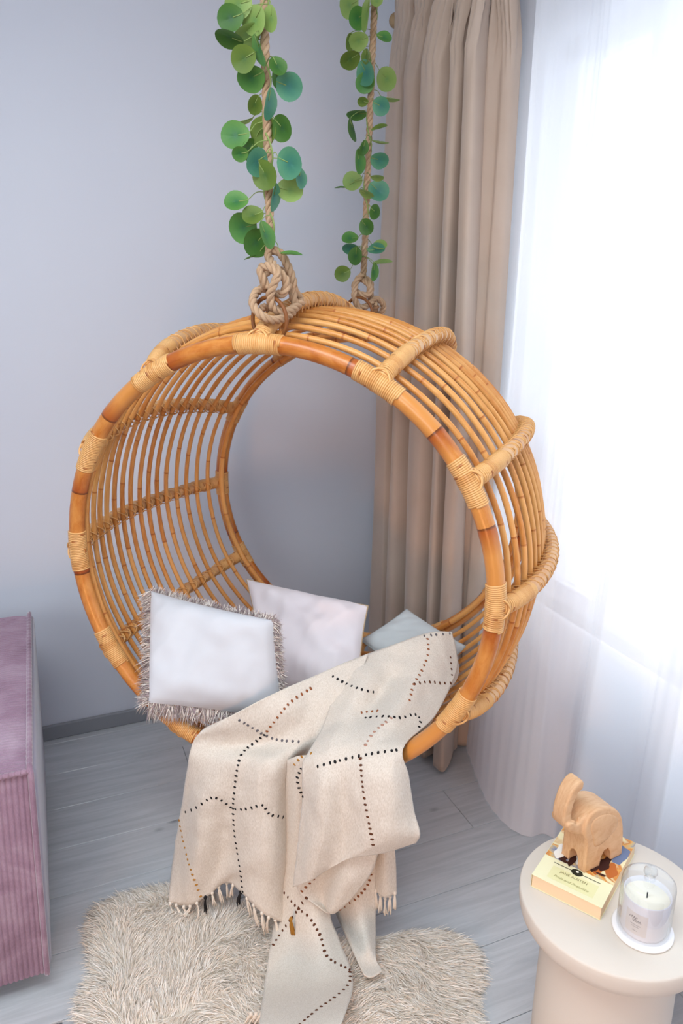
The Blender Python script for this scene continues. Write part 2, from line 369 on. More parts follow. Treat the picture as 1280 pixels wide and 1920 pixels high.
# ------------------------------------------------------------------ curtains
def curtain(name, plan_fn, z0, z1, nz, mat, thick, label, cat):
    """plan_fn(z) -> list of (x, y)"""
    rows = []
    for i in range(nz+1):
        z = z0+(z1-z0)*i/nz; rows.append([Vector((p[0], p[1], z)) for p in plan_fn(z)])
    n = len(rows[0]); mb = MB(); vs = [p for r in rows for p in r]
    mb.add(vs, [(i*n+k, i*n+k+1, (i+1)*n+k+1, (i+1)*n+k) for i in range(nz) for k in range(n-1)], [(k/n, i/nz) for i in range(nz+1) for k in range(n)])
    o = mb.build(name, mat, None, (rows[0][n//2].x, rows[0][n//2].y, z0))
    if thick:
        md = o.modifiers.new('thickness', 'SOLIDIFY'); md.thickness = thick; md.offset = 0
    return tag(o, label, cat)
DP = [(1.25, 2.42), (1.18, 2.435), (1.13, 2.40), (1.125, 2.34), (1.14, 2.315), (1.25, 2.32), (1.255, 2.28), (1.15, 2.275), (1.11, 2.235), (1.125, 2.195), (1.25, 2.205), (1.255, 2.165), (1.15, 2.155), (1.105, 2.115), (1.105, 2.06), (1.13, 2.035),
      (1.25, 2.06), (1.255, 2.02), (1.15, 2.005), (1.11, 1.975), (1.125, 1.945), (1.22, 1.985), (1.225, 1.95), (1.14, 1.915), (1.118, 1.89), (1.135, 1.868), (1.22, 1.94), (1.235, 1.985), (1.20, 1.965), (1.175, 1.93), (1.18, 1.895), (1.20, 1.875), (1.205, 1.855), (1.222, 1.84), (1.25, 1.855)]
ZR = 2.41
def drape_plan(z):
    k = 1 - z/2.45; pts = []
    for i, (x, y) in enumerate(DP):
        yc = 1.85+(y-1.85)*(1+.13*max(0, k)); xc = 1.18
        a = 1.0 + .12*k
        if z > 2.2:                            # gathers close to the rod
            g = min(1, (z-2.2)/.18); a = a*(1-g)+.45*g
        k2 = k*k
        wob = .012*noise.noise(Vector((i*.7, z*1.1, 3)))*(1 if z < 2.2 else .4)
        if i > 26: yc += .13*k2; xc += .05*k2; x += .05*k2; wob *= .4
        pts.append(Vector((xc+(x-xc)*a+wob+.01*k*math.sin(i*2.1), yc+.010*noise.noise(Vector((i*.9, z*1.3, 9))), 0)))
    c = catmull(pts, 10); n = len(c)
    out = []
    for j, p in enumerate(c):
        g = max(0, min(1, (z-2.12)/.2)); s = j/n
        small = .010*g*math.sin(j*.95+1.3*math.sin(z*22+j*.2)) + .004*g*noise.noise(Vector((j*.6, z*26, 0)))
        pinch = 1-.35*math.exp(-((z-ZR+.028)/.013)**2)*1.0 - .3*math.exp(-((z-ZR-.028)/.012)**2)
        x = 1.178+(p.x-1.178)*(pinch if z > 2.3 else 1)
        out.append((x+small, p.y))
    return out
dr = curtain('drape_curtain', drape_plan, .018, 2.475, 120, m_drape, .003, 'taupe blackout drape gathered in tall folds beside the white sheer', 'curtain')
def sheer_plan(z):
    k = max(0, 1-z/2.4); pts = []
    big = {0: (1.272, 1.965), 1: (1.250, 1.90), 2: (1.215, 1.80), 3: (1.186, 1.70), 4: (1.176, 1.62), 5: (1.184, 1.55), 6: (1.215, 1.505), 7: (1.262, 1.50), 8: (1.275, 1.46), 9: (1.225, 1.40), 10: (1.20, 1.33)}
    ys = np.linspace(1.955, -.95, 44)
    for i, y in enumerate(ys):
        x = 1.30+.034*math.sin(i*1.75+.6*math.sin(i*.5)) + .012*noise.noise(Vector((i*.8, z*.8, 5)))
        p = Vector((x, y, 0))
        if i in big: q = Vector((big[i][0]+.006, big[i][1], 0))
        else: q = Vector((1.24+.045*math.sin(i*1.3), y+.03*math.sin(i*2.3), 0))
        pts.append(p.lerp(q, k**1.5))
    c = catmull(pts, 9); out = []
    for j, p in enumerate(c):
        out.append((p.x+.0035*math.sin(j*1.1)*(1-k*.7), p.y))
    return out
sh = curtain('sheer_curtain', sheer_plan, .006, 2.44, 60, m_sheer, 0, 'white voile sheer curtain hanging across the bright window', 'curtain')
rod = empty('curtain_rod', (1.18, 2.5, ZR), 'wooden curtain rod with round end cap holding the taupe drape', 'curtain rod')
mb = MB(); tube(mb, [Vector((1.18, 2.45, ZR)), Vector((1.18, -1.2, ZR))], .012, 16); mb.build('rod', m_rod, rod)
mb = MB(); prof = [(0, -.012), (.018, -.010), (.023, -.002), (.023, .006), (.017, .012), (.010, .016)]
tube(mb, [Vector((1.18, 2.455+d, ZR)) for d in (.014, .010, .004, -.004, -.010, -.016)], .023, 20, rf=lambda t, L: [.5, .9, 1, 1, .8, .55][min(5, int(round(t*5)))]); mb.build('end_cap', m_rod, rod)
bm = bmesh.new(); bm_box(bm, 1.19, WX, 2.385, 2.405, ZR-.01, ZR+.01, .003); bm_box(bm, WX-.008, WX, 2.365, 2.425, ZR-.03, ZR+.03, .003); bm_obj('bracket', bm, m_rod, rod)

# ------------------------------------------------------------------ hanging chair
ch = empty('hanging_chair', sw(PI, .5, .09), 'round barrel shaped rattan hanging chair on two ropes', 'hanging chair')
def ringpts(t, dr=0, n=144): return [sw(2*PI*k/n, t, dr) for k in range(n)]
def bumpy(node, amp):
    def f(t, L):
        d = abs((L/node) % 1 - .0); d = min(d, 1-d); return 1+amp*math.exp(-(d*node/.006)**2)
    return f
for t in (0, 1):
    mb = MB(); tube(mb, ringpts(t), .0185, 16, True, rf=bumpy(.21, .05)); mb.build('rim', m_rim, ch)
for dt, ddr in ((.965, -.012), (.035, -.004)):
    mb = MB(); tube(mb, ringpts(dt, ddr), .0085, 10, True, rf=bumpy(.17, .06)); mb.build('cane', m_cane, ch)
NC = 15
tc = [.085 + (.915-.085)*i/(NC-1) for i in range(NC)]
def cane_dr(t): return bulge(t)-.0225
for i, t in enumerate(tc):
    n = 150; pts = []
    for k in range(n):
        th = 2*PI*k/n
        w = .0022*noise.noise(Vector((math.cos(th)*3, math.sin(th)*3, i*2.7))); wa = .006*noise.noise(Vector((math.cos(th)*2.2, math.sin(th)*2.2, i*5.1+40)))
        pts.append(sw(th, t+wa, cane_dr(t)+w))
    mb = MB(); tube(mb, pts, .0066, 8, True, rf=bumpy(.19, .10)); mb.build('cane', m_cane, ch)
for s in range(12):
    th = math.radians(30*s)
    path = [sw(th, t, bulge(t) if 0 < t < 1 else 0) for t in [0, .015, .04, .08]+[.12+.76*i/20 for i in range(21)]+[.92, .96, .985, 1]]
    path = catmull(path, 3)
    mb = MB(); tube(mb, path, .0162, 14); st = mb.build('strut', m_strut, ch)
    mb = MB(); helix(mb, path, .0166, .0014, .026, 5, 16, s); helix(mb, path, .0168, .0013, -.031 if 0 else .052, 5, 24, s+2)
    e1 = (UX*math.sin(th)+ZX*math.cos(th)); tg = (UX*math.cos(th)-ZX*math.sin(th))
    for t in tc:
        c = sw(th, t, bulge(t)-.0095)
        for sg in (-1, 1):
            d1 = e1; d2 = (tg*math.cos(.6)+AX*math.sin(.6)*sg)
            lp = [c+d1*(.0275*math.cos(a))+d2*(.0185*math.sin(a)) for a in [2*PI*k/14 for k in range(14)]]
            tube(mb, lp, .0014, 4, True)
    mb.build('lashing', m_bind, st)
    # bindings at both rims: tight windings round the rim and the strut root
    for t in (0, 1):
        mb = MB(); r = (R0, R1)[t]; w = .050 if t == 0 else .038
        arc = [sw(th+(w*q)/r, t) for q in np.linspace(-1, 1, 25)]
        helix(mb, arc, .0192, .0024, .0043, 5, 16)
        root = [p for p in (path[2:16] if t == 0 else path[::-1][2:14])]
        helix(mb, root, .0172, .0022, .0043, 5, 12)
        for sg in (-1, 1):                     # crossed strips over the joint
            c = sw(th, t, .004)
            lp = [c+(tg*math.cos(a)*.024*1.0 + (AX*(1-2*t)*-sg*.0)+ (AX*(.8 if t == 0 else -.8)+tg*sg*.5).normalized()*0 + (e1*math.sin(a)*.024))+ (AX*(.012 if t == 0 else -.012))*math.cos(a)*sg for a in [2*PI*k/18 for k in range(18)]]
            tube(mb, lp, .0024, 5, True)
        mb.build('binding', m_bind, ch)
# dark hoops near the rope knots
for (pc, ax) in ((atd(505, 600, 1.555), UX), (sw(0, .93, .055), UX)):
    mb = MB(); nrm = (AX*.9+UX*.25).normalized(); uu = nrm.cross(ZX).normalized(); vv = uu.cross(nrm)
    tube(mb, [pc+(uu*math.cos(a)+vv*math.sin(a))*.045 for a in [2*PI*k/40 for k in range(40)]], .0042, 8, True); mb.build('hoop', m_hoop, ch)

# ------------------------------------------------------------------ ropes
def rope(mb, pts, r=.0085, pitch=.045):
    T = catmull(pts, 8)
    for k in range(3): helix(mb, T, r*.52, r*.56, pitch, 7, 14, 2*PI*k/3)
mb = MB()
rope(mb, [atd(495, 0, 1.62)*1+Vector((0, 0, 0)), atd(500, 220, 1.61), atd(506, 440, 1.60), atd(503, 478, 1.60), atd(515, 500, 1.575), atd(536, 527, 1.562), atd(530, 550, 1.56), atd(508, 548, 1.575), atd(494, 530, 1.60), atd(500, 510, 1.622), atd(524, 506, 1.625), atd(543, 528, 1.61), atd(549, 556, 1.60),
          atd(553, 578, 1.60), atd(536, 594, 1.565), atd(510, 600, 1.53), atd(488, 590, 1.52), atd(474, 570, 1.53), atd(480, 548, 1.56), atd(497, 540, 1.58)])
rope(mb, [atd(500, 540, 1.56), atd(492, 520, 1.555), atd(489, 503, 1.565), atd(504, 500, 1.55), atd(520, 515, 1.54), atd(512, 535, 1.535), atd(506, 556, 1.54), atd(514, 580, 1.55), atd(538, 584, 1.57), atd(566, 566, 1.62)])
rope(mb, [atd(504, 470, 1.61), atd(522, 472, 1.6), atd(536, 492, 1.60), atd(547, 520, 1.605), atd(552, 545, 1.61), atd(562, 562, 1.64), atd(548, 582, 1.66), atd(520, 585, 1.66), atd(492, 575, 1.62)])
rope(mb, [atd(495, 0, 1.62), atd(495, 0, 1.62)+Vector((0, 0, .24)), Vector((atd(495, 0, 1.62).x, atd(495, 0, 1.62).y, ZC))])
o = mb.build('hanging_rope', m_rope, None, sw(0, .1, .09)); tag(o, 'thick jute rope with large knot at the front of the rattan chair', 'rope', 'ropes the chair hangs from')
mb = MB()
rope(mb, [atd(702, 0, 2.16), atd(692, 250, 2.16), atd(682, 500, 2.16), atd(678, 520, 2.16), atd(692, 535, 2.14), atd(690, 552, 2.135), atd(672, 550, 2.14), atd(664, 535, 2.16), atd(676, 522, 2.17), atd(694, 530, 2.17), atd(695, 560, 2.17), atd(705, 576, 2.15), atd(690, 592, 2.12), atd(672, 580, 2.13), atd(664, 556, 2.15)])
rope(mb, [atd(680, 515, 2.15), atd(668, 528, 2.14), atd(664, 556, 2.13), atd(674, 576, 2.13), atd(690, 572, 2.14), atd(704, 560, 2.17), atd(718, 570, 2.19), atd(714, 588, 2.2), atd(695, 590, 2.2)])
tp = atd(702, 0, 2.16); rope(mb, [tp, tp.lerp(Vector((tp.x, tp.y, ZC)), .5), Vector((tp.x, tp.y, ZC))])
o = mb.build('hanging_rope', m_rope, None, sw(0, .93, .06)); tag(o, 'thick jute rope with knot at the rear of the rattan chair', 'rope', 'ropes the chair hangs from')

# ------------------------------------------------------------------ eucalyptus garlands
def leaf_mesh(key):
    mb = MB(); rings, seg = 5, 20; vs = [(0, 0, 0)]; uvs = [(.5, 0)]
    for i in range(1, rings+1):
        q = i/rings
        for k in range(seg):
            a = 2*PI*k/seg; x = math.cos(a)*q; y = math.sin(a)*q*(1-.08*math.cos(a))
            x *= 1+.06*math.cos(2*a)
            z = .16*q*q*math.sin(a)**2 + .05*q*q - .05*math.exp(-(y/.08)**2)*(1-q*.6); vs.append((x, y, z)); uvs.append((.5+.5*x, q*(.55+.45*(.5+.5*x))))
    fs = [(0, 1+k, 1+(k+1) % seg) for k in range(seg)]
    for i in range(rings-1):
        for k in range(seg):
            a, b = 1+i*seg+k, 1+i*seg+(k+1) % seg; fs.append((a, a+seg, b+seg, b))
    mb.add(vs, fs, uvs); o = mb.build('leaf', M_LEAF[key], None); me = o.data; bpy.data.objects.remove(o); return me
LM = {k: leaf_mesh(k) for k in M_LEAF}
LL = [(447, 8, 25, 25, 0, 'l'), (432, 34, 24, 23, 0, 'd'), (430, 70, 26, 15, 8, 'd'), (477, 38, 22, 25, 0, 'l'), (508, 35, 13, 21, 0, 'l'), (462, 65, 28, 19, -30, 'l'), (487, 94, 9, 26, -18, 'm'),
      (457, 110, 23, 24, 0, 'o'), (471, 146, 26, 24, 20, 'm'), (520, 124, 18, 14, 10, 'd'), (521, 146, 13, 18, 0, 'd'), (541, 162, 25, 25, 0, 't'), (477, 196, 14, 17, 0, 'o'), (503, 195, 14, 27, 5, 't'),
      (441, 254, 26, 25, 0, 'm'), (458, 226, 16, 4, -20, 'l'), (495, 247, 23, 27, 0, 'o'), (529, 240, 18, 24, -10, 'd'), (450, 288, 15, 14, 0, 'm'), (468, 281, 17, 20, 0, 'd'), (481, 303, 20, 26, 10, 't'),
      (543, 306, 21, 29, 0, 't'), (497, 328, 21, 26, 0, 'o'), (562, 334, 10, 18, 0, 't'), (543, 357, 24, 21, 0, 'l'), (513, 370, 9, 24, 10, 't'), (443, 378, 22, 16, 0, 'm'), (474, 404, 20, 16, 10, 'o'),
      (456, 427, 26, 28, 0, 'm'), (480, 455, 24, 26, 0, 'd'), (498, 441, 13, 25, -12, 'm'), (546, 477, 20, 2, 8, 'm'), (470, 483, 13, 2, -15, 'm')]
RL = [(655, 10, 16, 22, 0, 'l'), (670, 34, 16, 20, 0, 'm'), (688, 28, 10, 27, 8, 'l'), (706, 2, 12, 9, 0, 'l'), (720, 70, 14, 8, 20, 'm'), (672, 76, 18, 17, 0, 'l'), (655, 79, 9, 14, 0, 'o'),
      (656, 111, 19, 16, -10, 'o'), (686, 106, 7, 12, 0, 'o'), (686, 136, 17, 22, 0, 't'), (684, 155, 18, 18, 0, 'm'), (725, 148, 18, 21, 0, 'l'), (732, 184, 17, 4, 8, 'l'), (714, 199, 15, 17, 0, 't'),
      (680, 190, 10, 9, 0, 'o'), (669, 213, 19, 9, -8, 'm'), (662, 243, 8, 20, -15, 'd'), (711, 240, 15, 5, -10, 'o'), (681, 277, 8, 13, 15, 'd'), (672, 303, 12, 21, 0, 'm'), (711, 300, 17, 15, -20, 't'),
      (661, 340, 18, 17, 0, 'l'), (707, 332, 12, 6, 0, 'l'), (709, 358, 20, 18, 10, 't'), (687, 362, 14, 7, 20, 'l'), (703, 397, 10, 14, 0, 'd'), (687, 425, 14, 15, 0, 'd'), (656, 447, 15, 11, 0, 'm'),
      (657, 465, 15, 10, 0, 't'), (667, 480, 14, 16, 0, 'd'), (705, 468, 16, 11, 0, 't'), (712, 460, 13, 9, 0, 'l'), (642, 513, 15, 15, 0, 'o'), (700, 510, 6, 16, 0, 'm'), (717, 493, 18, 4, -6, 'l'), (638, 352, 11, 2, -8, 'm'), (713, 265, 16, 2, 10, 'l')]
def garland(leaves, depth, ropef, label, vine):
    root = empty('leaf_garland', vine[0], label, 'artificial garland', 'leaf garlands wound round the ropes')
    sm = MB(); V = catmull(vine, 8); tube(sm, V, .0017, 6)
    right = ray(640, 960).normalized().cross(ZX).normalized()
    for i, (px, py, rx, ry, rot, key) in enumerate(leaves):
        d = depth + random.uniform(-.045, -.012)*depth/1.6
        if rx > 22 and ry > 22 and key in 'lo': d = depth+.02
        if abs(px-ropef(py)) > 22: d = depth+random.uniform(-.03, .03)
        c = atd(px, py, d); scale = (c-CAM).length*math.cos(math.atan(math.hypot(px-640, py-960)/FPX))/FPX
        a, b = rx*scale, ry*scale; R = max(a, b); tilt = math.acos(min(1, max(.1, min(a, b)/R)))*random.choice((-1, 1))
        vdir = (CAM-c).normalized(); xr = ZX.cross(vdir).normalized(); up = vdir.cross(xr)
        rr = math.radians(-rot)
        e1 = xr*math.cos(rr)+up*math.sin(rr); e2 = -xr*math.sin(rr)+up*math.cos(rr)
        long, short = (e1, e2) if a >= b else (e2, -e1)
        ns = short*math.cos(tilt)+vdir*math.sin(tilt); nn = long.cross(ns)
        # leaf base (+x end of the blade) points to the vine
        vp = atd(ropef(py-18), py-18, depth-.005)
        lx, ly = long, ns
        if abs(a-b) < .3*R:
            dd = (vp-c); ang = math.atan2(dd.dot(ns), dd.dot(long)); lx = long*math.cos(ang)+ns*math.sin(ang); ly = -long*math.sin(ang)+ns*math.cos(ang)
        elif (vp-c).dot(long) < 0: lx, ly = -long, -ns
        j = random.uniform(-.12, .12); nn2 = (nn+lx*j+ly*random.uniform(-.12, .12)).normalized(); lx = (lx-nn2*lx.dot(nn2)).normalized(); ly = nn2.cross(lx)
        Mx = Matrix((lx, ly, nn2)).transposed().to_4x4(); Mx.translation = c-ORG[root.name]
        o = bpy.data.objects.new('leaf', LM[key]); COL.objects.link(o); o.parent = root; o.matrix_local = Mx @ Matrix.Scale(R, 4)
        base = c+lx*R*.98; j = min(range(len(V)), key=lambda q: (V[q]-base).length+abs(V[q].z-base.z-.02)*.5)
        mid = (V[j]+base)/2+Vector((0, 0, .006)); tube(sm, catmull([V[j], mid, base, c+lx*R*.2], 4), .0009, 5)
    sm.build('stem', m_stem, root)
f_l = lambda y: 495+.025*y; f_r = lambda y: 702-.042*y
vl = [atd(f_l(y)+9*math.sin(y*.045+1), y, 1.605-.016*math.cos(y*.045)) for y in range(-60, 470, 30)]
vr = [atd(f_r(y)+6*math.sin(y*.05), y, 2.16-.016*math.cos(y*.05)) for y in range(-60, 510, 30)]
garland(LL, 1.60, f_l, 'green eucalyptus leaf garland twined round the front rope', vl)
garland(RL, 2.16, f_r, 'green eucalyptus leaf garland twined round the rear rope', vr)

# ------------------------------------------------------------------ cushions
def cushion(name, C4, T, mat, label, bow=.05, wr=.004, nseg=44, seed=0, sag=0, pipe=None):
    c00, c10, c11, c01 = C4                     # top-left, top-right, bottom-right, bottom-left
    n = nseg; ctr = (c00+c10+c11+c01)/4; nrm = ((c10-c00).cross(c01-c00)).normalized()
    if nrm.dot(CAM-ctr) < 0: nrm = -nrm
    def P(u, v, s):
        uu = u*(1-bow*(1-v*v)); vv = v*(1-bow*(1-u*u))
        a, b = (uu+1)/2, (vv+1)/2
        q = c00*(1-a)*(1-b)+c10*a*(1-b)+c11*a*b+c01*(1-a)*b
        h = max(0, (1-u**4)*(1-v**4))**.5 * (1-.25*(u*u+v*v)*.5)
        w = wr*noise.noise(Vector((u*2.2+seed, v*2.2, s)))*2 + wr*.8*noise.noise(Vector((u*5+v*3, v*1.5-u, s+seed)))
        ed = (1-u*u)*(1-v*v)
        return q + nrm*s*(T*h+w*min(1, ed*4)) - ZX*sag*(1-u*u)*.0
    mb = MB(); m = n+1
    for s in (1, -1):
        vs = [P(-1+2*i/n, -1+2*j/n, s) for j in range(m) for i in range(m)]
        fs = [((j*m+i), (j*m+i+1), ((j+1)*m+i+1), ((j+1)*m+i)) for j in range(n) for i in range(n)]
        if s < 0: fs = [f[::-1] for f in fs]
        mb.add(vs, fs, [(i/n, j/n) for j in range(m) for i in range(m)])
    o = mb.build(name, mat, None, min(C4, key=lambda p: p.z)); tag(o, label, 'cushion')
    edge = [P(-1+2*i/n, -1, 0) for i in range(n)]+[P(1, -1+2*j/n, 0) for j in range(n)]+[P(1-2*i/n, 1, 0) for i in range(n)]+[P(-1, 1-2*j/n, 0) for j in range(n)]
    if pipe: mb = MB(); tube(mb, edge, .0022, 6, True); mb.build('piping', pipe, o)
    return o, edge, ctr, nrm
def strands(name, mat, roots, dirs, length, width, droop, parent, nseg=4, curl=.2, label=None):
    """many thin ribbons; arrays Nx3; one mesh"""
    N = len(roots); t = np.linspace(0, 1, nseg+1)
    d = dirs/np.linalg.norm(dirs, axis=1, keepdims=True); L = np.asarray(length)[:, None]
    jit = rng.normal(0, curl, (N, 3)); pts = []
    for q in t:
        pts.append(roots + d*L*q + jit*L*q*q*.6 + np.array([0, 0, -1])*np.asarray(droop)[:, None]*L*q*q)
    side = np.cross(d, rng.normal(0, 1, (N, 3))); side /= np.linalg.norm(side, axis=1, keepdims=True)+1e-9
    V = np.empty((N, (nseg)*2+1, 3))
    for i in range(nseg):
        w = width*(1-.55*t[i]); V[:, 2*i] = pts[i]-side*w; V[:, 2*i+1] = pts[i]+side*w
    V[:, -1] = pts[-1]; S = 2*nseg+1
    quads = np.array([[2*i, 2*i+1, 2*i+3, 2*i+2] for i in range(nseg-1)]); tri = np.array([2*nseg-2, 2*nseg-1, 2*nseg])
    base = (np.arange(N)*S)[:, None]
    per = np.concatenate([quads.reshape(-1), tri]); loops = (base+per[None, :]).reshape(-1)
    lt = np.tile(np.array([4]*(nseg-1)+[3]), N); ls = np.concatenate([[0], np.cumsum(lt)[:-1]])
    me = bpy.data.meshes.new(name); wl = ORG[parent.name]; V = V.reshape(-1, 3)-np.array(wl)
    me.vertices.add(len(V)); me.vertices.foreach_set('co', V.reshape(-1).astype(np.float32))
    me.loops.add(len(loops)); me.loops.foreach_set('vertex_index', loops.astype(np.int32))
    me.polygons.add(len(lt)); me.polygons.foreach_set('loop_start', ls.astype(np.int32)); me.polygons.foreach_set('loop_total', lt.astype(np.int32))
    uvl = me.uv_layers.new(name='UVMap'); rv = np.repeat(rng.random(N), len(per)); tv = np.tile(np.concatenate([[t[i], t[i], t[i+1], t[i+1]] for i in range(nseg-1)]+[[t[nseg-1], t[nseg-1], 1.0]]), N)
    uvl.data.foreach_set('uv', np.stack([rv, tv], 1).reshape(-1).astype(np.float32))
    me.materials.append(mat); me.update(calc_edges=True); me.validate(); me.polygons.foreach_set('use_smooth', [True]*len(lt))
    o = bpy.data.objects.new(name, me); link(o, parent); o['kind'] = 'stuff'; return o
p1, e1, c1, n1 = cushion('cushion', [fp(283, 1108, -.13), fp(512, 1163, -.11), fp(536, 1352, -.09), fp(278, 1318, .045)], .066, m_white, 'white cushion with shaggy taupe fringe, leaning at the left of the chair', .035, .006, seed=2)
E1 = np.array([tuple(p) for p in e1]); idx = rng.integers(0, len(e1), 5200); nx = (idx+1) % len(e1); f = rng.random((5200, 1))
roots = E1[idx]*(1-f)+E1[nx]*f; out = roots-np.array(c1); tan = E1[nx]-E1[idx]; tan /= np.linalg.norm(tan, axis=1, keepdims=True)+1e-9
out -= np.array(n1)*(out@np.array(n1))[:, None]; out -= tan*(out*tan).sum(1)[:, None]; out /= np.linalg.norm(out, axis=1, keepdims=True)
roots = roots + rng.normal(0, .0022, roots.shape) - np.array(n1)*.002
clump = np.sin(idx*1.9+rng.integers(0, 3, 5200)*.4)[:, None]*tan*.35
strands('fringe', m_fringe, roots, out+clump+rng.normal(0, .22, roots.shape), rng.uniform(.024, .036, 5200)*np.where(idx < len(e1)//2, .6, 1.0), .0011, rng.uniform(.1, .5, 5200), p1, 4, .3)
cushion('cushion', [fp(462, 1086, -.52), fp(690, 1136, -.46), fp(672, 1290, -.30), fp(500, 1300, -.22)], .055, m_pink, 'pale blush cushion with beige piping behind the fringed one', .04, .009, seed=5, pipe=m_pipe)
cushion('cushion', [fp(762, 1143, -.56), fp(872, 1212, -.50), fp(800, 1300, -.36), fp(676, 1200, -.46)], .034, m_grey, 'pale sage grey cushion tucked behind the checked blanket', .04, .004, seed=9, pipe=mat_plain('grey_piping', '#a4a9aa', .8))

# ------------------------------------------------------------------ blanket
def patch(rows, n=14, seed=0, amp=.0022, fold=.0):
    G = [[fp(u, v, o) for (u, v, o) in r] for r in rows]
    A = [catmull(r, n) for r in G]; cols = len(A[0]); B = [catmull([A[i][k] for i in range(len(A))], n) for k in range(cols)]
    nr = len(B[0]); vs = []
    for j in range(nr):
        for k in range(cols):
            p = B[k][j]; w = amp*(noise.noise(p*22+Vector((seed, 0, 0)))+.6*noise.noise(Vector((p.x*60, p.y*60, p.z*14+seed))))
            wr = fold*(noise.noise(Vector((p.x*9+p.y*5, p.y*9, p.z*3+seed*2)))+.5*noise.noise(Vector((p.x*24, p.y*20, p.z*7+seed))))
            vs.append(p-AX*(w*1.6+wr)+ZX*(w*.5+wr*.4))
    fs = [(j*cols+k, j*cols+k+1, (j+1)*cols+k+1, (j+1)*cols+k) for j in range(nr-1) for k in range(cols-1)]
    return vs, fs, cols, nr
PA = [[(383, 1366, .03), (440, 1338, .03), (490, 1312, .0), (540, 1288, -.05), (590, 1267, -.11), (640, 1245, -.17), (690, 1226, -.22)],
      [(372, 1376, .04), (422, 1364, .035), (475, 1350, .015), (530, 1335, -.01), (580, 1318, -.06), (625, 1302, -.10), (670, 1288, -.14)],
      [(362, 1392, .040), (415, 1395, .025), (470, 1395, .01), (520, 1390, 0), (560, 1384, -.015), (600, 1374, -.035), (640, 1362, -.055)],
      [(354, 1425, 0.051), (405, 1430, 0.057), (455, 1428, 0.051), (500, 1432, 0.057), (532, 1432, 0.037), (560, 1425, -0.010), (600, 1412, -0.037)],
      [(345, 1475, 0.041), (392, 1478, 0.068), (440, 1480, 0.054), (485, 1482, 0.070), (517, 1482, 0.052), (538, 1475, 0.007), (556, 1462, -0.027)],
      [(334, 1540, 0.026), (378, 1535, 0.069), (430, 1535, 0.040), (478, 1538, 0.069), (512, 1535, 0.056), (534, 1530, 0.009), (543, 1525, -0.039)],
      [(325, 1615, 0.018), (368, 1612, 0.072), (424, 1600, 0.029), (470, 1615, 0.070), (508, 1625, 0.059), (533, 1625, 0.016), (542, 1620, -0.038)],
      [(316, 1692, 0.022), (350, 1699, 0.065), (388, 1680, 0.051), (425, 1654, 0.022), (460, 1680, 0.065), (497, 1715, 0.068), (534, 1728, 0.031)]]
PB = [[(640, 1245, -.19), (690, 1226, -.23), (740, 1208, -.28), (790, 1190, -.33), (822, 1184, -.36), (846, 1185, -.40)],
      [(625, 1302, -.11), (680, 1280, -.13), (735, 1258, -.21), (785, 1240, -.25), (828, 1235, -.31), (857, 1245, -.36)],
      [(603, 1368, -.02), (650, 1342, -.04), (705, 1318, -.11), (760, 1300, -.13), (805, 1296, -.20), (842, 1290, -.27)],
      [(580, 1408, .04), (625, 1388, .03), (675, 1372, .0), (725, 1360, -.02), (770, 1354, -.07), (812, 1346, -.14)],
      [(566, 1436, .07), (600, 1425, .070), (645, 1416, .060), (690, 1410, .055), (730, 1403, .045), (757, 1400, .03)],
      [(566, 1485, 0.074), (600, 1480, 0.101), (645, 1472, 0.081), (690, 1465, 0.094), (735, 1460, 0.081), (766, 1455, 0.040)],
      [(560, 1560, 0.066), (598, 1555, 0.107), (645, 1548, 0.080), (695, 1540, 0.100), (742, 1532, 0.086), (776, 1520, 0.046)],
      [(553, 1622, 0.066), (588, 1615, 0.100), (635, 1600, 0.080), (695, 1582, 0.100), (745, 1572, 0.086), (788, 1560, 0.053)],
      [(549, 1664, 0.061), (580, 1652, 0.089), (615, 1630, 0.075), (665, 1606, 0.089), (715, 1599, 0.082), (780, 1580, 0.055)]]
PF = [[(551, 1652, .055), (600, 1625, .048), (650, 1600, .056), (712, 1590, .05)], [(566, 1680, .055), (606, 1662, .03), (645, 1650, .068), (696, 1636, .05)], [(596, 1700, .055), (609, 1700, .038), (626, 1703, .060), (664, 1678, .05)], [(612, 1712, .05), (618, 1712, .045), (626, 1712, .05), (640, 1703, .048)]]
PC = [[(538, 1425, .035), (560, 1418, .045), (590, 1420, .04), (620, 1450, 0)], [(534, 1520, 0), (556, 1520, .035), (590, 1520, .01), (620, 1520, 0)], [(527, 1620, 0), (558, 1620, .025), (600, 1620, .015), (625, 1620, 0)],
      [(516, 1715, .02), (555, 1715, .045), (590, 1715, .05), (618, 1710, .02)], [(504, 1785, .06), (550, 1785, .085), (600, 1778, .10), (638, 1770, .06)], [(495, 1850, .16), (545, 1850, .175), (605, 1845, .18), (661, 1838, .14)],
      [(487, 1920, .33), (540, 1925, .33), (600, 1920, .33), (645, 1905, .3)], [(480, 1990, .4), (530, 1995, .4), (580, 1990, .4), (610, 1980, .4)]]
PD = [[(600, 1590, -.04), (650, 1590, -.01), (704, 1580, -.02)], [(622, 1690, -.04), (662, 1688, .0), (704, 1690, -.02)], [(645, 1750, -.03), (682, 1752, .03), (704, 1745, -.01)], [(668, 1800, -.01), (694, 1802, .03), (704, 1795, .01)], [(682, 1828, .03), (695, 1834, .05), (716, 1822, .03)]]
PE = [[(690, 1560, -.04), (715, 1560, -.02), (738, 1555, -.03)], [(700, 1630, -.03), (720, 1630, -.01), (742, 1622, -.03)], [(702, 1668, -.03), (722, 1682, -.01), (744, 1672, -.03)]]
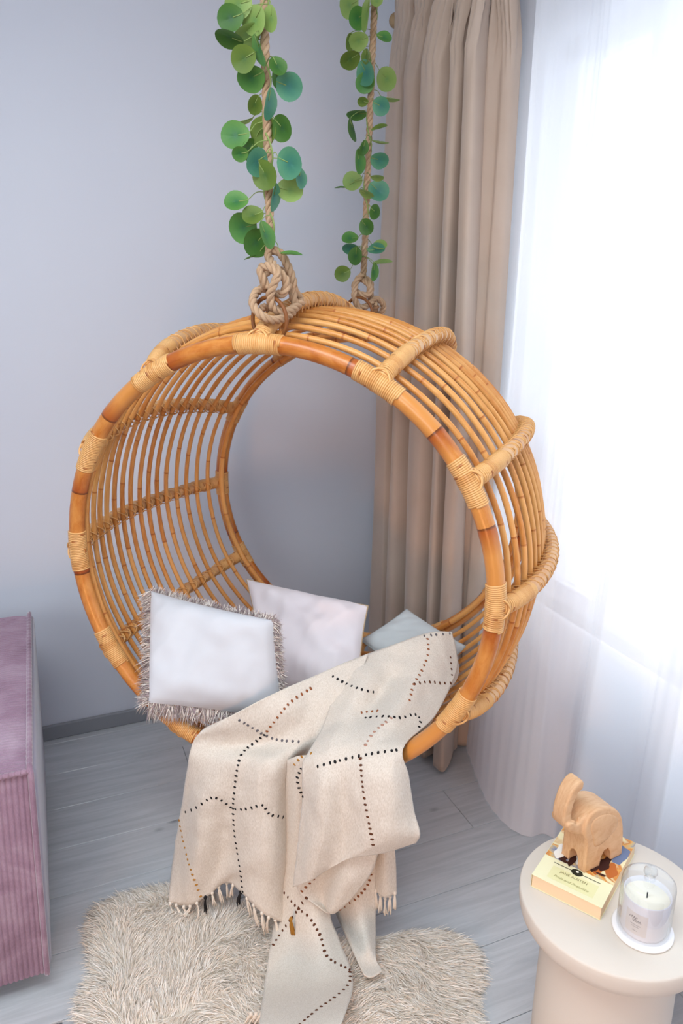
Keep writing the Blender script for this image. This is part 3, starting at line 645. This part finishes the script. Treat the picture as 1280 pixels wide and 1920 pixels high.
PG = [[(800, 1192, -.40), (832, 1188, -.42), (852, 1200, -.43)], [(820, 1250, -.36), (845, 1250, -.37), (859, 1262, -.39)], [(800, 1310, -.27), (828, 1308, -.27), (838, 1300, -.29)], [(770, 1372, -.10), (795, 1368, -.12), (806, 1358, -.15)], [(742, 1405, .0), (757, 1402, .01), (772, 1393, .0)]]
mb = MB(); bverts = []; bfaces = []
for i, (P, am) in enumerate(((PA, .0022), (PB, .0022), (PF, .0012), (PC, .0016), (PD, .0014), (PE, .0012), (PG, .001))):
    vs, fs, _, _ = patch(P, 12 if i < 2 else 10, i*3.1, am, (.009, .009, .003, .004, .004, .003, .002)[i]); mb.add(vs, fs, [(0, 0)]*len(vs)); b = len(bverts); bverts += vs; bfaces += [tuple(b+k for k in f) for f in fs]
bl = mb.build('throw_blanket', m_blanket, None, fp(520, 1440, .05))
md = bl.modifiers.new('thickness', 'SOLIDIFY'); md.thickness = .0028; md.offset = 0
tag(bl, 'cream woven throw blanket with dark dashed check and tassels spilling out of the chair', 'blanket')
bvh = BVHTree.FromPolygons(bverts, bfaces)
ST = [('k', [(497, 1376), (470, 1398), (453, 1415), (445, 1440), (440, 1480), (437, 1515), (440, 1560), (446, 1600), (452, 1640), (456, 1676)]), ('r', [(499, 1372), (520, 1345), (545, 1316), (582, 1291)]),
      ('k', [(336, 1526), (365, 1516), (395, 1496), (415, 1500), (437, 1515), (465, 1516), (492, 1509), (505, 1526), (531, 1532)]), ('o', [(336, 1535), (345, 1580), (358, 1630), (376, 1680)]),
      ('g', [(447, 1349), (475, 1365), (497, 1378), (525, 1388), (560, 1391)]), ('k', [(622, 1268), (650, 1283), (680, 1294), (707, 1299)]), ('k', [(593, 1438), (640, 1425), (690, 1415), (755, 1405)]),
      ('r', [(801, 1197), (802, 1225), (790, 1258), (775, 1284), (766, 1318)]), ('p', [(735, 1345), (700, 1375), (681, 1405)]), ('b', [(676, 1420), (679, 1460), (685, 1508), (693, 1548), (700, 1588)]),
      ('k', [(683, 1347), (720, 1344), (752, 1346), (775, 1340), (787, 1350), (785, 1366)]), ('r', [(675, 1337), (715, 1333)]), ('b', [(775, 1283), (800, 1279), (825, 1281), (850, 1281)]),
      ('g', [(792, 1193), (842, 1188)]), ('b', [(843, 1230), (847, 1274)]), ('o', [(552, 1434), (566, 1418), (590, 1412)]), ('k', [(566, 1440), (558, 1456), (561, 1478), (572, 1500)]),
      ('b', [(532, 1672), (558, 1702), (580, 1720), (600, 1755), (614, 1795), (655, 1819)]), ('b', [(511, 1774), (530, 1745), (557, 1708), (575, 1682)]), ('b', [(656, 1822), (654, 1845), (630, 1869), (598, 1892), (562, 1922)]),
      ('r', [(564, 1672), (588, 1648)]), ('r', [(635, 1706), (665, 1686), (688, 1660), (697, 1632)])]
SM = {k: MB() for k in M_ST}
for key, pl_ in ST:
    P = [Vector((a, b, 0)) for a, b in pl_]; C = catmull(P, 16); acc = 0; last = C[0]; nxt = 0
    for i in range(1, len(C)):
        acc += (C[i]-C[i-1]).length
        if acc < nxt: continue
        nxt = acc+random.uniform(8, 10.5); q = C[i]; d2 = (C[i]-C[i-1]).normalized()
        h1 = bvh.ray_cast(CAM, ray(q.x, q.y).normalized()); h2 = bvh.ray_cast(CAM, ray(q.x+d2.x*3, q.y+d2.y*3).normalized())
        if h1[0] is None or h2[0] is None: continue
        nrm = h1[1]; nrm = nrm if nrm.dot(CAM-h1[0]) > 0 else -nrm
        tn = h2[0]-h1[0]; tn = tn-nrm*tn.dot(nrm)
        if tn.length < 1e-5: continue
        tn.normalize(); bn = nrm.cross(tn); a_, b_ = random.uniform(.0024, .0034), random.uniform(.0034, .0048); ctr = h1[0]+nrm*.0014
        vs = []; sd = 8
        for lv, hh in ((1.0, -.001), (1.0, .0004), (.6, .0016)):
            for k in range(sd): an = 2*PI*k/sd; vs.append(ctr+tn*math.cos(an)*a_*lv+bn*math.sin(an)*b_*lv+nrm*hh)
        fs = [(l*sd+k, l*sd+(k+1) % sd, (l+1)*sd+(k+1) % sd, (l+1)*sd+k) for l in range(2) for k in range(sd)]+[tuple(2*sd+k for k in range(sd))]
        SM[key].add(vs, fs, [(0, 0)]*len(vs))
names = {'k': 'black', 'r': 'rust', 'b': 'dark brown', 'o': 'ochre', 'g': 'grey', 'p': 'pale rust'}
for k, m_ in SM.items():
    if m_.v: o = m_.build('stitching', M_ST[k], bl); o['kind'] = 'stuff'; o['label'] = names[k]+' dashed stitching'
def tassel(p, L, mat, lean=0, label=None, spread=.006, ns=9):
    if mat is not m_tassel: ns = 18
    mb = MB(); q0 = p
    knot = [q0+Vector((0, 0, .003)), q0-Vector((0, 0, .003)), q0-Vector((0, 0, .008))]; tube(mb, knot, .0038, 7, rf=lambda t, L_: .7+.6*math.sin(PI*t))
    for k in range(ns):
        a = random.uniform(0, 2*PI); s = random.uniform(.2, 1)*spread; l = L*random.uniform(.8, 1.05)
        e = q0+UX*(math.cos(a)*s+lean*l)-AX*math.sin(a)*s-ZX*l; m1 = q0.lerp(e, .45)+UX*random.uniform(-.002, .002)-AX*random.uniform(0, .003)
        if e.z < .045: e.z = .045; e = e-AX*.01
        tube(mb, catmull([q0-ZX*.004, m1, e], 4), .0018, 5, rf=lambda t, L_: 1-.4*t)
    o = mb.build('tassel', mat, bl)
    if label: o['label'] = label
rowA = catmull([fp(u, v, o) for (u, v, o) in PA[-1]], 12)
for i, s in enumerate(np.linspace(.02, .99, 17)):
    p = rowA[int(s*(len(rowA)-1))]; k = m_tassel; lb = None
    if i == 5: k = M_ST['k']; lb = 'black tassel'
    if i == 10: k = M_ST['k']; lb = 'black tassel'
    tassel(p, random.uniform(.042, .054) if s < .7 else random.uniform(.052, .066), k, random.uniform(-.25, .25) + (.3 if s < .2 else 0), lb)
tassel(fp(545, 1722, .07), .05, M_ST['o'], .1, 'ochre tassel')
for u, v in ((704, 1668), (713, 1676), (722, 1683), (731, 1680), (740, 1673)): tassel(fp(u, v, -.022), random.uniform(.05, .06), m_tassel, random.uniform(-.1, .1))
for u in (470, 480, 490): tassel(onz(u, 1900, .075), .03, m_tassel, -.5)
# unique mesh children get plain names automatically (tassel, tassel.001 ...)

# ------------------------------------------------------------------ fur rug
RP = [(165, 1960), (158, 1880), (180, 1830), (170, 1760), (185, 1705), (250, 1675), (330, 1665), (430, 1690), (560, 1745), (650, 1768), (740, 1752), (820, 1745), (880, 1775), (890, 1830), (878, 1880), (895, 1930), (880, 2010), (760, 2090), (600, 2060), (480, 2075), (330, 2110), (200, 2050)]
rpts = catmull([onz(u, v, .012) for u, v in RP], 5, True); rc = sum(rpts, Vector())/len(rpts)
rug = empty('fur_rug', (rc.x, rc.y, 0), 'cream long haired faux fur rug on the floor below the chair', 'rug')
mb = MB(); nr_ = len(rpts); vs = [Vector((rc.x, rc.y, .026))]; K = 12
def rug_h(x, y, q): return .004+.020*(1-q**5)+.008*noise.noise(Vector((x*7, y*7, 1)))*(1-q**3)
for i in range(1, K+1):
    for p in rpts:
        q = i/K; w = rc.lerp(p, q); vs.append(Vector((w.x, w.y, rug_h(w.x, w.y, q))))
fs = [(0, 1+k, 1+(k+1) % nr_) for k in range(nr_)]+[(1+i*nr_+k, 1+(i+1)*nr_+k, 1+(i+1)*nr_+(k+1) % nr_, 1+i*nr_+(k+1) % nr_) for i in range(K-1) for k in range(nr_)]
mb.add(vs, fs, [(0, 0)]*len(vs)); hide = mb.build('backing', m_hide, rug)
NF = 62000
RPa = np.array([(p.x, p.y) for p in rpts]); rcn = np.array((rc.x, rc.y))
k = rng.integers(0, nr_, NF); f1 = rng.random(NF)[:, None]; edgep = RPa[k]*(1-f1)+RPa[(k+1) % nr_]*f1
area_w = np.linalg.norm(edgep-rcn, axis=1); q = np.sqrt(rng.random(NF)); q = np.where(rng.random(NF) < .12, rng.uniform(.93, 1, NF), q)
xy = rcn+(edgep-rcn)*q[:, None]
def nz(x, y, s): return np.array([noise.noise(Vector((a*s, b*s, 2.3))) for a, b in zip(x, y)])
gx = np.linspace(-.3, 1.2, 90); gy = np.linspace(.5, 1.95, 90)
fld = np.array([[noise.noise(Vector((a*5, b*5, 2))) for b in gy] for a in gx]); fld2 = np.array([[noise.noise(Vector((a*26, b*26, 7))) for b in gy] for a in gx])
ii = np.clip(((xy[:, 0]-gx[0])/(gx[1]-gx[0])).astype(int), 0, 89); jj = np.clip(((xy[:, 1]-gy[0])/(gy[1]-gy[0])).astype(int), 0, 89)
ang = np.arctan2(xy[:, 1]-rcn[1], xy[:, 0]-rcn[0])*.55 + math.radians(-160)*.45 + fld[ii, jj]*2.6 + fld2[ii, jj]*1.4
outw = (edgep-rcn); outw /= np.linalg.norm(outw, axis=1, keepdims=True)
e = np.clip((q-.75)/.25, 0, 1)[:, None]
dxy = np.stack([np.cos(ang), np.sin(ang)], 1)*(1-e*.8)+outw*(e*1.1+.25)
dd = np.concatenate([dxy, (.55*(1-e)+.22)+rng.uniform(-.1, .25, (NF, 1))], 1)+rng.normal(0, .12, (NF, 3))
zz = .006+.020*(1-q**5); rts = np.concatenate([xy, zz[:, None]], 1)
strands('fur', m_fur, rts, dd, rng.uniform(.030, .052, NF), .00085, rng.uniform(.35, .7, NF), rug, 4, .22)

# ------------------------------------------------------------------ side table and things on it
TC = Vector((.895, .844, 0))
tb = empty('side_table', TC, 'round cream mushroom shaped side table holding book and candle', 'side table')
mb = MB(); lathe(mb, [(0, .44), (.12, .437), (.145, .438), (.160, .446), (.170, .458), (.1735, .472), (.1745, .485), (.1745, .4955), (.1735, .4985), (.1715, .5), (.1, .5), (0, .5)], TC, 96); mb.build('table_top', m_table, tb)
mb = MB(); lathe(mb, [(0, .0), (.128, .0), (.130, .003), (.128, .1), (.126, .3), (.124, .40), (.126, .43), (.132, .442), (.10, .442)], TC, 96); mb.build('pedestal', m_table, tb)
# book
b0 = Vector((.765, .926, 0)); bx = Vector((.068, -.114, 0)).normalized(); by = Vector((.114, .068, 0)).normalized()
bw, blh, bt, bz = .133, .205, .028, .5006
def bk(x, y, z): return b0+bx*x+by*y+Vector((0, 0, bz+z))
book = empty('book', bk(bw/2, blh/2, 0), 'thick paperback book with pale yellow cover under the wooden elephant', 'book')
def bbox(bm, x0, x1, y0, y1, z0, z1, bev=0):
    M_ = Matrix(((bx.x, by.x, 0, b0.x), (bx.y, by.y, 0, b0.y), (0, 0, 1, bz), (0, 0, 0, 1))); return bm_box(bm, x0, x1, y0, y1, z0, z1, bev, M_)
Mp = Mat('book_pages', '#e8cfae', .85, .1); vz = Mp.coord('Object', (1, 1, 1)); sz = Mp.node('ShaderNodeSeparateXYZ'); Mp.l.new(vz, sz.inputs[0]); wv = Mp.node('ShaderNodeTexWave', bands_direction='Z'); wv.inputs['Scale'].default_value = 260; Mp.l.new(vz, wv.inputs['Vector']); Mp.col(Mp.ramp(wv.outputs['Fac'], [(0, '#dcbf98'), (1, '#ead4b4')]))
bm = bmesh.new(); bbox(bm, .001, bw-.001, .001, blh-.001, .0006, bt-.0006); bm_obj('pages', bm, Mp.m, book)
m_cover = mat_plain('book_cover_yellow', '#ece8c0', .4, .4)
bm = bmesh.new(); bbox(bm, 0, bw, 0, blh, bt-.0006, bt, 0); bbox(bm, 0, bw, 0, blh, 0, .0006); bbox(bm, -.0006, 0, 0, blh, 0, bt); bm_obj('cover', bm, m_cover, book)
# printed picture in the upper part of the cover (generic painted figures)
def decal(name, pts, z, mat, parent):
    mb = MB(); vs = [bk(x, y, bt+z) for x, y in pts]; mb.add(vs, [tuple(range(len(vs)))], [(0, 0)]*len(vs)); o = mb.build(name, mat, parent, smooth=False); return o
Mi = Mat('cover_painting', '#d09050', .45, .3); vv = Mi.coord('Object', (1, 1, 1)); nA = Mi.noise(vv, 22, 3, .5, .8)
Mi.col(Mi.ramp(nA, [(.36, '#7f8aa4'), (.44, '#c9b184'), (.50, '#e0a656'), (.57, '#c97f3c'), (.64, '#e8dcae')]))
pic = decal('painting', [(0.0, .066), (bw, .066), (bw, blh), (.0, blh)], .0002, Mi.m, book)
m_ink = mat_plain('black_ink', '#2a2c20', .6)
mb = MB()
def flat(mb, pts, z): vs = [bk(x, y, bt+z) for x, y in pts]; mb.add(vs, [tuple(range(len(vs)))], [(0, 0)]*len(vs))
flat(mb, [(.022, .0545), (.112, .0545), (.112, .0560), (.022, .0560)], .0004)
flat(mb, [(.067+.011*math.cos(a), .0553+.0085*math.sin(a)) for a in [2*PI*k/24 for k in range(24)]], .0005); mb.build('printed_rule', m_ink, book, smooth=False)
mb = MB(); flat(mb, [(.067+.003*math.cos(a), .0575+.0028*math.sin(a)) for a in [2*PI*k/12 for k in range(12)]], .0007); mb.build('emblem_dot', mat_plain('emblem_white', '#e8e6da', .6), book, smooth=False)
mb = MB(); flat(mb, [(.024, .012), (.112, .012), (.112, .047), (.024, .047)], .0002); mb.build('title_panel', mat_plain('title_panel_cream', '#e6e2ae', .5), book, smooth=False)
figs = {'#3a1d18': [(.03, .085, .012, .02), (.047, .082, .006, .022), (.036, .070, .011, .004), (.088, .098, .008, .02), (.102, .112, .010, .022), (.105, .078, .010, .003), (.064, .079, .003, .006)],
        '#f0ece2': [(.066, .088, .014, .016), (.094, .100, .006, .012), (.020, .09, .010, .02)], '#b9652c': [(.024, .09, .010, .016), (.094, .086, .008, .016), (.118, .10, .010, .02)],
        '#6a7796': [(.118, .15, .014, .035), (.10, .17, .018, .02)], '#c8d0a0': [(.082, .105, .006, .02)]}
for c_, L_ in figs.items():
    m__ = mat_plain('paint_'+c_[1:], c_, .5)
    for i, (x, y, a_, b_) in enumerate(L_):
        mb = MB(); flat(mb, [(min(bw-.001, max(.001, x+a_*math.cos(an)*(1+.3*math.sin(3*an+i)))), y+b_*math.sin(an)*(1+.25*math.cos(2*an+i))) for an in [2*PI*k/18 for k in range(18)]], .0004+.0001*i)
        mb.build('painted_shape', m__, book, smooth=False)
def text(name, s, x, y, size, mat, z, italic=0, M3=None, parent=None):
    cu = bpy.data.curves.new(name, 'FONT'); cu.body = s; cu.size = size; cu.align_x = 'CENTER'; cu.shear = italic
    to = bpy.data.objects.new(name, cu); COL.objects.link(to); dg = bpy.context.evaluated_depsgraph_get(); me = bpy.data.meshes.new_from_object(to.evaluated_get(dg))
    bpy.data.objects.remove(to); me.materials.clear(); me.materials.append(mat)
    o = bpy.data.objects.new(name, me); COL.objects.link(o); o.parent = parent; o.matrix_local = M3; ORG[o.name] = Vector(); return o
m_soft = mat_plain('faded_print', '#a8a36c', .6)
def bookM(x, y, z): M_ = Matrix((bx, by, Vector((0, 0, 1)))).transposed().to_4x4(); M_.translation = bk(x, y, z)-ORG[book.name]; return M_
text('printed_text', 'JANE AUSTEN', 0, 0, .0085, mat_plain('print_brown', '#8a8054', .6), 0, 0, bookM(.067, .036, bt+.0006), book)
text('printed_text', 'Pride and Prejudice', 0, 0, .0085, m_soft, 0, .3, bookM(.067, .020, bt+.0006), book)

# elephant
eh = Vector((-1, -.12, 0)).normalized(); en = Vector((.119, -.993, 0)); eo = Vector((.867, .894, bz+bt+.0004))
def eW(s, z, w): return eo+eh*s+en*w+Vector((0, 0, z))
el = empty('elephant_figurine', eW(-.04, 0, -.03), 'carved pale wooden elephant with raised trunk standing on the book', 'figurine')
bm = bmesh.new(); TW = .060
cx = -TW/2+.003
BODY = [(-.094, 0), (-.093, .03), (-.089, .062), (-.080, .093), (-.062, .116), (-.035, .132), (-.012, .138), (.004, .135), (.015, .124), (.020, .108), (.018, .090), (.012, .07), (.010, .04), (.010, 0), (-.032, 0), (-.034, .018), (-.043, .032), (-.052, .032), (-.060, .018), (-.062, 0)]
HEAD = [(-.012, .134), (.006, .133), (.018, .125), (.028, .116), (.037, .115), (.050, .125), (.058, .120), (.052, .106), (.034, .093), (.016, .084), (-.01, .080)]
TRUNK = [(.010, .122), (.028, .114), (.037, .114), (.043, .124), (.045, .145), (.041, .165), (.033, .180), (.023, .188), (.019, .197), (.026, .204), (.038, .200), (.050, .186), (.059, .165), (.063, .142), (.061, .122), (.052, .106), (.034, .094), (.015, .095)]
def slab(P, hw, ncur, inset=.003):
    pr2 = [(p.x, p.y) for p in catmull([Vector(p).to_3d() for p in P[:ncur]], 3)]+P[ncur:]
    n_ = len(pr2); c_ = Vector((sum(p[0] for p in pr2)/n_, sum(p[1] for p in pr2)/n_)); loops = []
    for sgn, full in ((1, 0), (1, 1), (-1, 1), (-1, 0)):
        L_ = []
        for s, z in pr2:
            d_ = (Vector((s, z))-c_).normalized()*(0 if full or z < .004 else inset)
            L_.append(bm.verts.new(eW(s-d_.x, max(0, z-d_.y), cx+sgn*(hw if not full else hw-inset))))
        loops.append(L_)
    for a_ in range(3):
        for k_ in range(n_): bm.faces.new((loops[a_][k_], loops[a_][(k_+1) % n_], loops[a_+1][(k_+1) % n_], loops[a_+1][k_]))
    for L_ in (loops[0], loops[3]): bmesh.ops.triangulate(bm, faces=[bm.faces.new(L_)])
slab(BODY, TW/2, 14)
body = bm_obj('body', bm, m_eleph, el)
# arch between left and right legs
bm = bmesh.new(); ring_ = []
for s in (-.12, .04):
    ring_.append([bm.verts.new(eW(s, z, cx+w)) for w, z in [(-.011, -.01), (-.011, .018), (-.007, .029), (0, .033), (.007, .029), (.011, .018), (.011, -.01)]])
for k_ in range(7): bm.faces.new((ring_[0][k_], ring_[0][(k_+1) % 7], ring_[1][(k_+1) % 7], ring_[1][k_]))
bm.faces.new(ring_[0]); bm.faces.new(ring_[1]); cut = bm_obj('arch_cutter', bm, m_eleph, el)
md = body.modifiers.new('cut', 'BOOLEAN'); md.object = cut; md.operation = 'DIFFERENCE'; md.solver = 'EXACT'
dg = bpy.context.evaluated_depsgraph_get(); me = bpy.data.meshes.new_from_object(body.evaluated_get(dg)); body.modifiers.clear(); body.data = me; bpy.data.objects.remove(cut)
bm = bmesh.new(); bm.from_mesh(body.data); o_ = ORG[el.name]
for v in bm.verts: v.co += o_
slab(HEAD, .0225, len(HEAD)); slab([(a-.0, b) for a, b in HEAD], .019, len(HEAD), .002); slab(TRUNK, .0155, len(TRUNK), .003)
for v in bm.verts: v.co -= o_
bmesh.ops.recalc_face_normals(bm, faces=bm.faces); bm.to_mesh(body.data); bm.free()
rm = body.modifiers.new('remesh', 'REMESH'); rm.mode = 'VOXEL'; rm.voxel_size = .0016; rm.use_smooth_shade = True
sm_ = body.modifiers.new('soften', 'SMOOTH'); sm_.factor = .5; sm_.iterations = 9
for sgn in (1, -1):                            # ears in relief
    bm = bmesh.new(); pe = [(.000, .118), (-.022, .121), (-.048, .112), (-.066, .094), (-.066, .074), (-.050, .062), (-.028, .052), (-.012, .054), (-.005, .068), (-.001, .084), (.006, .100)]
    pe = [(p.x, p.y) for p in catmull([Vector(p).to_3d() for p in pe], 4, True)]; c_ = Vector((-.03, .088)); LL_ = []
    for hh, sc_ in ((-.004, 1.02), (.0006, 1.0), (.0016, .90)): LL_.append([bm.verts.new(eW(c_.x+(s-c_.x)*sc_, c_.y+(z-c_.y)*sc_, cx+sgn*(TW/2*.985+hh))) for s, z in pe])
    for a_ in range(2):
        for k_ in range(len(pe)): bm.faces.new((LL_[a_][k_], LL_[a_][(k_+1) % len(pe)], LL_[a_+1][(k_+1) % len(pe)], LL_[a_+1][k_]))
    bm.faces.new(LL_[2]); bm.faces.new(LL_[0]); bm_obj('ear', bm, m_eleph, el, smooth=True)

# candle under glass dome
CC = Vector((.889, .768, .5))
cd = empty('scented_candle', CC, 'white candle jar with label under a clear glass cloche', 'candle')
mw = mat_plain('white_ceramic', '#f0eff0', .25, .5)
mb = MB(); lathe(mb, [(0, .0006), (.048, .0006), (.0515, .002), (.0525, .005), (.0515, .008), (.048, .0095), (0, .0095)], CC, 64); mb.build('base_plate', mw, cd)
mb = MB(); lathe(mb, [(0, .0098), (.037, .0098), (.0395, .012), (.040, .018), (.040, .082), (.0392, .0835), (.038, .082), (.038, .072)], CC, 64); mb.build('jar', mat_plain('milk_glass', '#e6e4ea', .2, .5), cd)
mb = MB(); lathe(mb, [(.0382, .0725), (.02, .0722), (0, .072)], CC, 48); mb.build('wax', mat_plain('cream_wax', '#efe8d6', .5), cd)
mb = MB(); tube(mb, [CC+Vector((0, 0, .071)), CC+Vector((.001, .001, .082))], .0012, 6); mb.build('wick', m_black, cd)
Mg = Mat('clear_glass', '#ffffff', .0, .5); gl = Mg.node('ShaderNodeBsdfGlass'); gl.inputs['Roughness'].default_value = 0; gl.inputs['IOR'].default_value = 1.45
lp = Mg.node('ShaderNodeBsdfTransparent'); gs = Mg.node('ShaderNodeBsdfGlossy'); gs.inputs['Roughness'].default_value = .03; fr = Mg.node('ShaderNodeLayerWeight'); fr.inputs['Blend'].default_value = .22
mxs = Mg.node('ShaderNodeMixShader'); Mg.l.new(fr.outputs['Facing'], mxs.inputs[0]); Mg.l.new(lp.outputs[0], mxs.inputs[1]); Mg.l.new(gs.outputs[0], mxs.inputs[2]); Mg.l.new(mxs.outputs[0], Mg.n['Material Output'].inputs[0])
lp.inputs[0].default_value = (.96, .975, .98, 1)
mb = MB(); lathe(mb, [(.0445, .010), (.0450, .030), (.0450, .100), (.0440, .107), (.0400, .111), (.030, .1125), (.010, .1135), (.006, .1145)], CC, 64); do = mb.build('glass_dome', Mg.m, cd)
mb = MB(); lathe(mb, [(.010, .1135), (.0058, .116), (.0055, .119), (.0095, .122), (.0115, .127), (.0108, .132), (.0075, .1355), (0, .1365)], CC, 32); mb.build('knob', Mg.m, cd)
# label on the jar facing the room
la = math.atan2(-(.768)-.0, -(.889)-.0)-.30
mb = MB(); vs = []; nL = 12
for zz_ in (.022, .066):
    for k_ in range(nL+1):
        a_ = la-.48+.96*k_/nL; vs.append(CC+Vector((.0403*math.cos(a_), .0403*math.sin(a_), zz_)))
mb.add(vs, [(k_, k_+1, nL+2+k_, nL+1+k_) for k_ in range(nL)], [(0, 0)]*len(vs)); mb.build('label', mat_plain('label_paper', '#ddd6d4', .7), cd)
def scribble(z, a0, a1, amp, freq, r): return [CC+Vector((.0408*math.cos(la+a), .0408*math.sin(la+a), z+amp*math.sin(freq*a)+amp*.5*math.sin(freq*2.3*a+1))) for a in np.linspace(a0, a1, 60)]
mb = MB(); tube(mb, scribble(.056, -.30, .05, .0020, 70, 0), .00028, 4); tube(mb, scribble(.050, -.14, .22, .0018, 80, 0), .00028, 4)
for z_, h_ in ((.042, .22), (.038, .15), (.030, .10)): tube(mb, scribble(z_, -h_, h_, .0004, 130, 0), .00016, 4)
mb.build('script_print', mat_plain('grey_print', '#77727a', .7), cd)

# ------------------------------------------------------------------ sofa (mauve corduroy)
SX, SY0, SY1, SZ0, SZ1 = -.100, 1.505, 2.36, .06, .61; XS = -1.05; SC_ = Vector(((XS+SX)/2, (SY0+SY1)/2, 0))
sf = empty('sofa', SC_, 'mauve pink wide wale corduroy sofa section against the left', 'sofa')
def slant(z): return -.026*(SZ1-z)/.55
def rib(u, amp): return amp*abs(math.sin(u))**.6
wale = .0118; rib_n = 7
mb = MB(); L_ = []                              # top with ribs along x
ny = int((SY1-SY0)/wale)*rib_n
xs = np.linspace(XS, SX-.016, 26)
for j in range(ny+1):
    y_ = SY0+(SY1-SY0)*j/ny
    for x_ in xs:
        e_ = min(1, (SX-x_)/.06); ey = min(1, min(y_-SY0+.004, SY1-y_+.004)/.05)
        L_.append(Vector((x_, y_-.002, SZ1-.014+.012*max(0, e_)**.5+.006*ey**.5+rib(PI*j/rib_n, .0038)-.004+.003*noise.noise(Vector((x_*4, y_*4, 0))))))
m_ = len(xs); mb.add(L_, [(j*m_+k_, j*m_+k_+1, (j+1)*m_+k_+1, (j+1)*m_+k_) for j in range(ny) for k_ in range(m_-1)], [(0, 0)]*len(L_)); mb.build('seat_top', m_cord, sf)
mb = MB(); L_ = []; nx_ = int((SX-XS)/wale)*rib_n; zs = np.linspace(SZ0, SZ1-.006, 20)
for z_ in zs:
    for i in range(nx_+1):
        x_ = XS+(SX-.014-XS)*i/nx_+slant(z_)*(i/nx_); b_ = .010*math.sin(PI*(z_-SZ0)/(SZ1-SZ0))
        L_.append(Vector((x_, SY0-b_-rib(PI*i/rib_n, .0042)+.004+.003*noise.noise(Vector((x_*5, z_*5, 4))), z_)))
m_ = nx_+1; mb.add(L_, [(j*m_+k_, j*m_+k_+1, (j+1)*m_+k_+1, (j+1)*m_+k_) for j in range(len(zs)-1) for k_ in range(nx_)], [(0, 0)]*len(L_)); mb.build('front_panel', m_cord, sf)
bm = bmesh.new(); vs = bm_box(bm, XS, SX, SY0, SY1, SZ0, SZ1, .012, seg=3)
for v in bm.verts:
    if v.co.x > SX-.1: v.co.x += slant(v.co.z)+.008*math.sin(PI*(v.co.z-SZ0)/.55)
for v in bm.verts:
    if v.co.z > SZ1-.02: v.co.z -= .006
    if v.co.y < SY0+.05: v.co.y += .012
bm_obj('side_panel', bm, m_side, sf, smooth=True)
mb = MB()                                       # welt along the top right edge and down the front corner
wel = [Vector((SX-.012, y_, SZ1+.002+.002*math.sin(y_*300))) for y_ in np.linspace(SY1-.01, SY0, 120)]+[Vector((SX-.010+slant(z_), SY0-.004-.010*math.sin(PI*(z_-SZ0)/.55), z_)) for z_ in np.linspace(SZ1-.008, SZ0, 60)]
tube(mb, wel, .0068, 8); mb.build('welt', m_cord, sf)
mb = MB(); tube(mb, [Vector((x_, SY0-.003, SZ1-.004+.0025*abs(math.sin(PI*(x_-XS)/wale)))) for x_ in np.linspace(XS, SX-.012, 500)], .0062, 6); mb.build('welt', m_cord, sf)
for x_, y_ in ((-.19, 1.60), (-.19, 2.26), (-.95, 1.60), (-.95, 2.26)):
    mb = MB(); lathe(mb, [(0, 0), (.030, 0), (.034, .008), (.036, .068), (0, .068)], Vector((x_, y_, 0)), 20); mb.build('foot', m_black, sf)

# drape hem bundle on the floor and a black flat cable by the wall
mb = MB(); tube(mb, catmull([Vector((1.12, 2.33, .006)), Vector((1.18, 2.2, .006)), Vector((1.24, 2.05, .006)), Vector((1.30, 1.98, .006)), Vector((1.37, 1.9, .008))], 8), .005, 8)
tag(mb.build('power_cable', m_black, None, (1.24, 2.05, 0)), 'short black cable lying on the floor at the foot of the drape', 'cable')
print('done', len(bpy.data.objects))
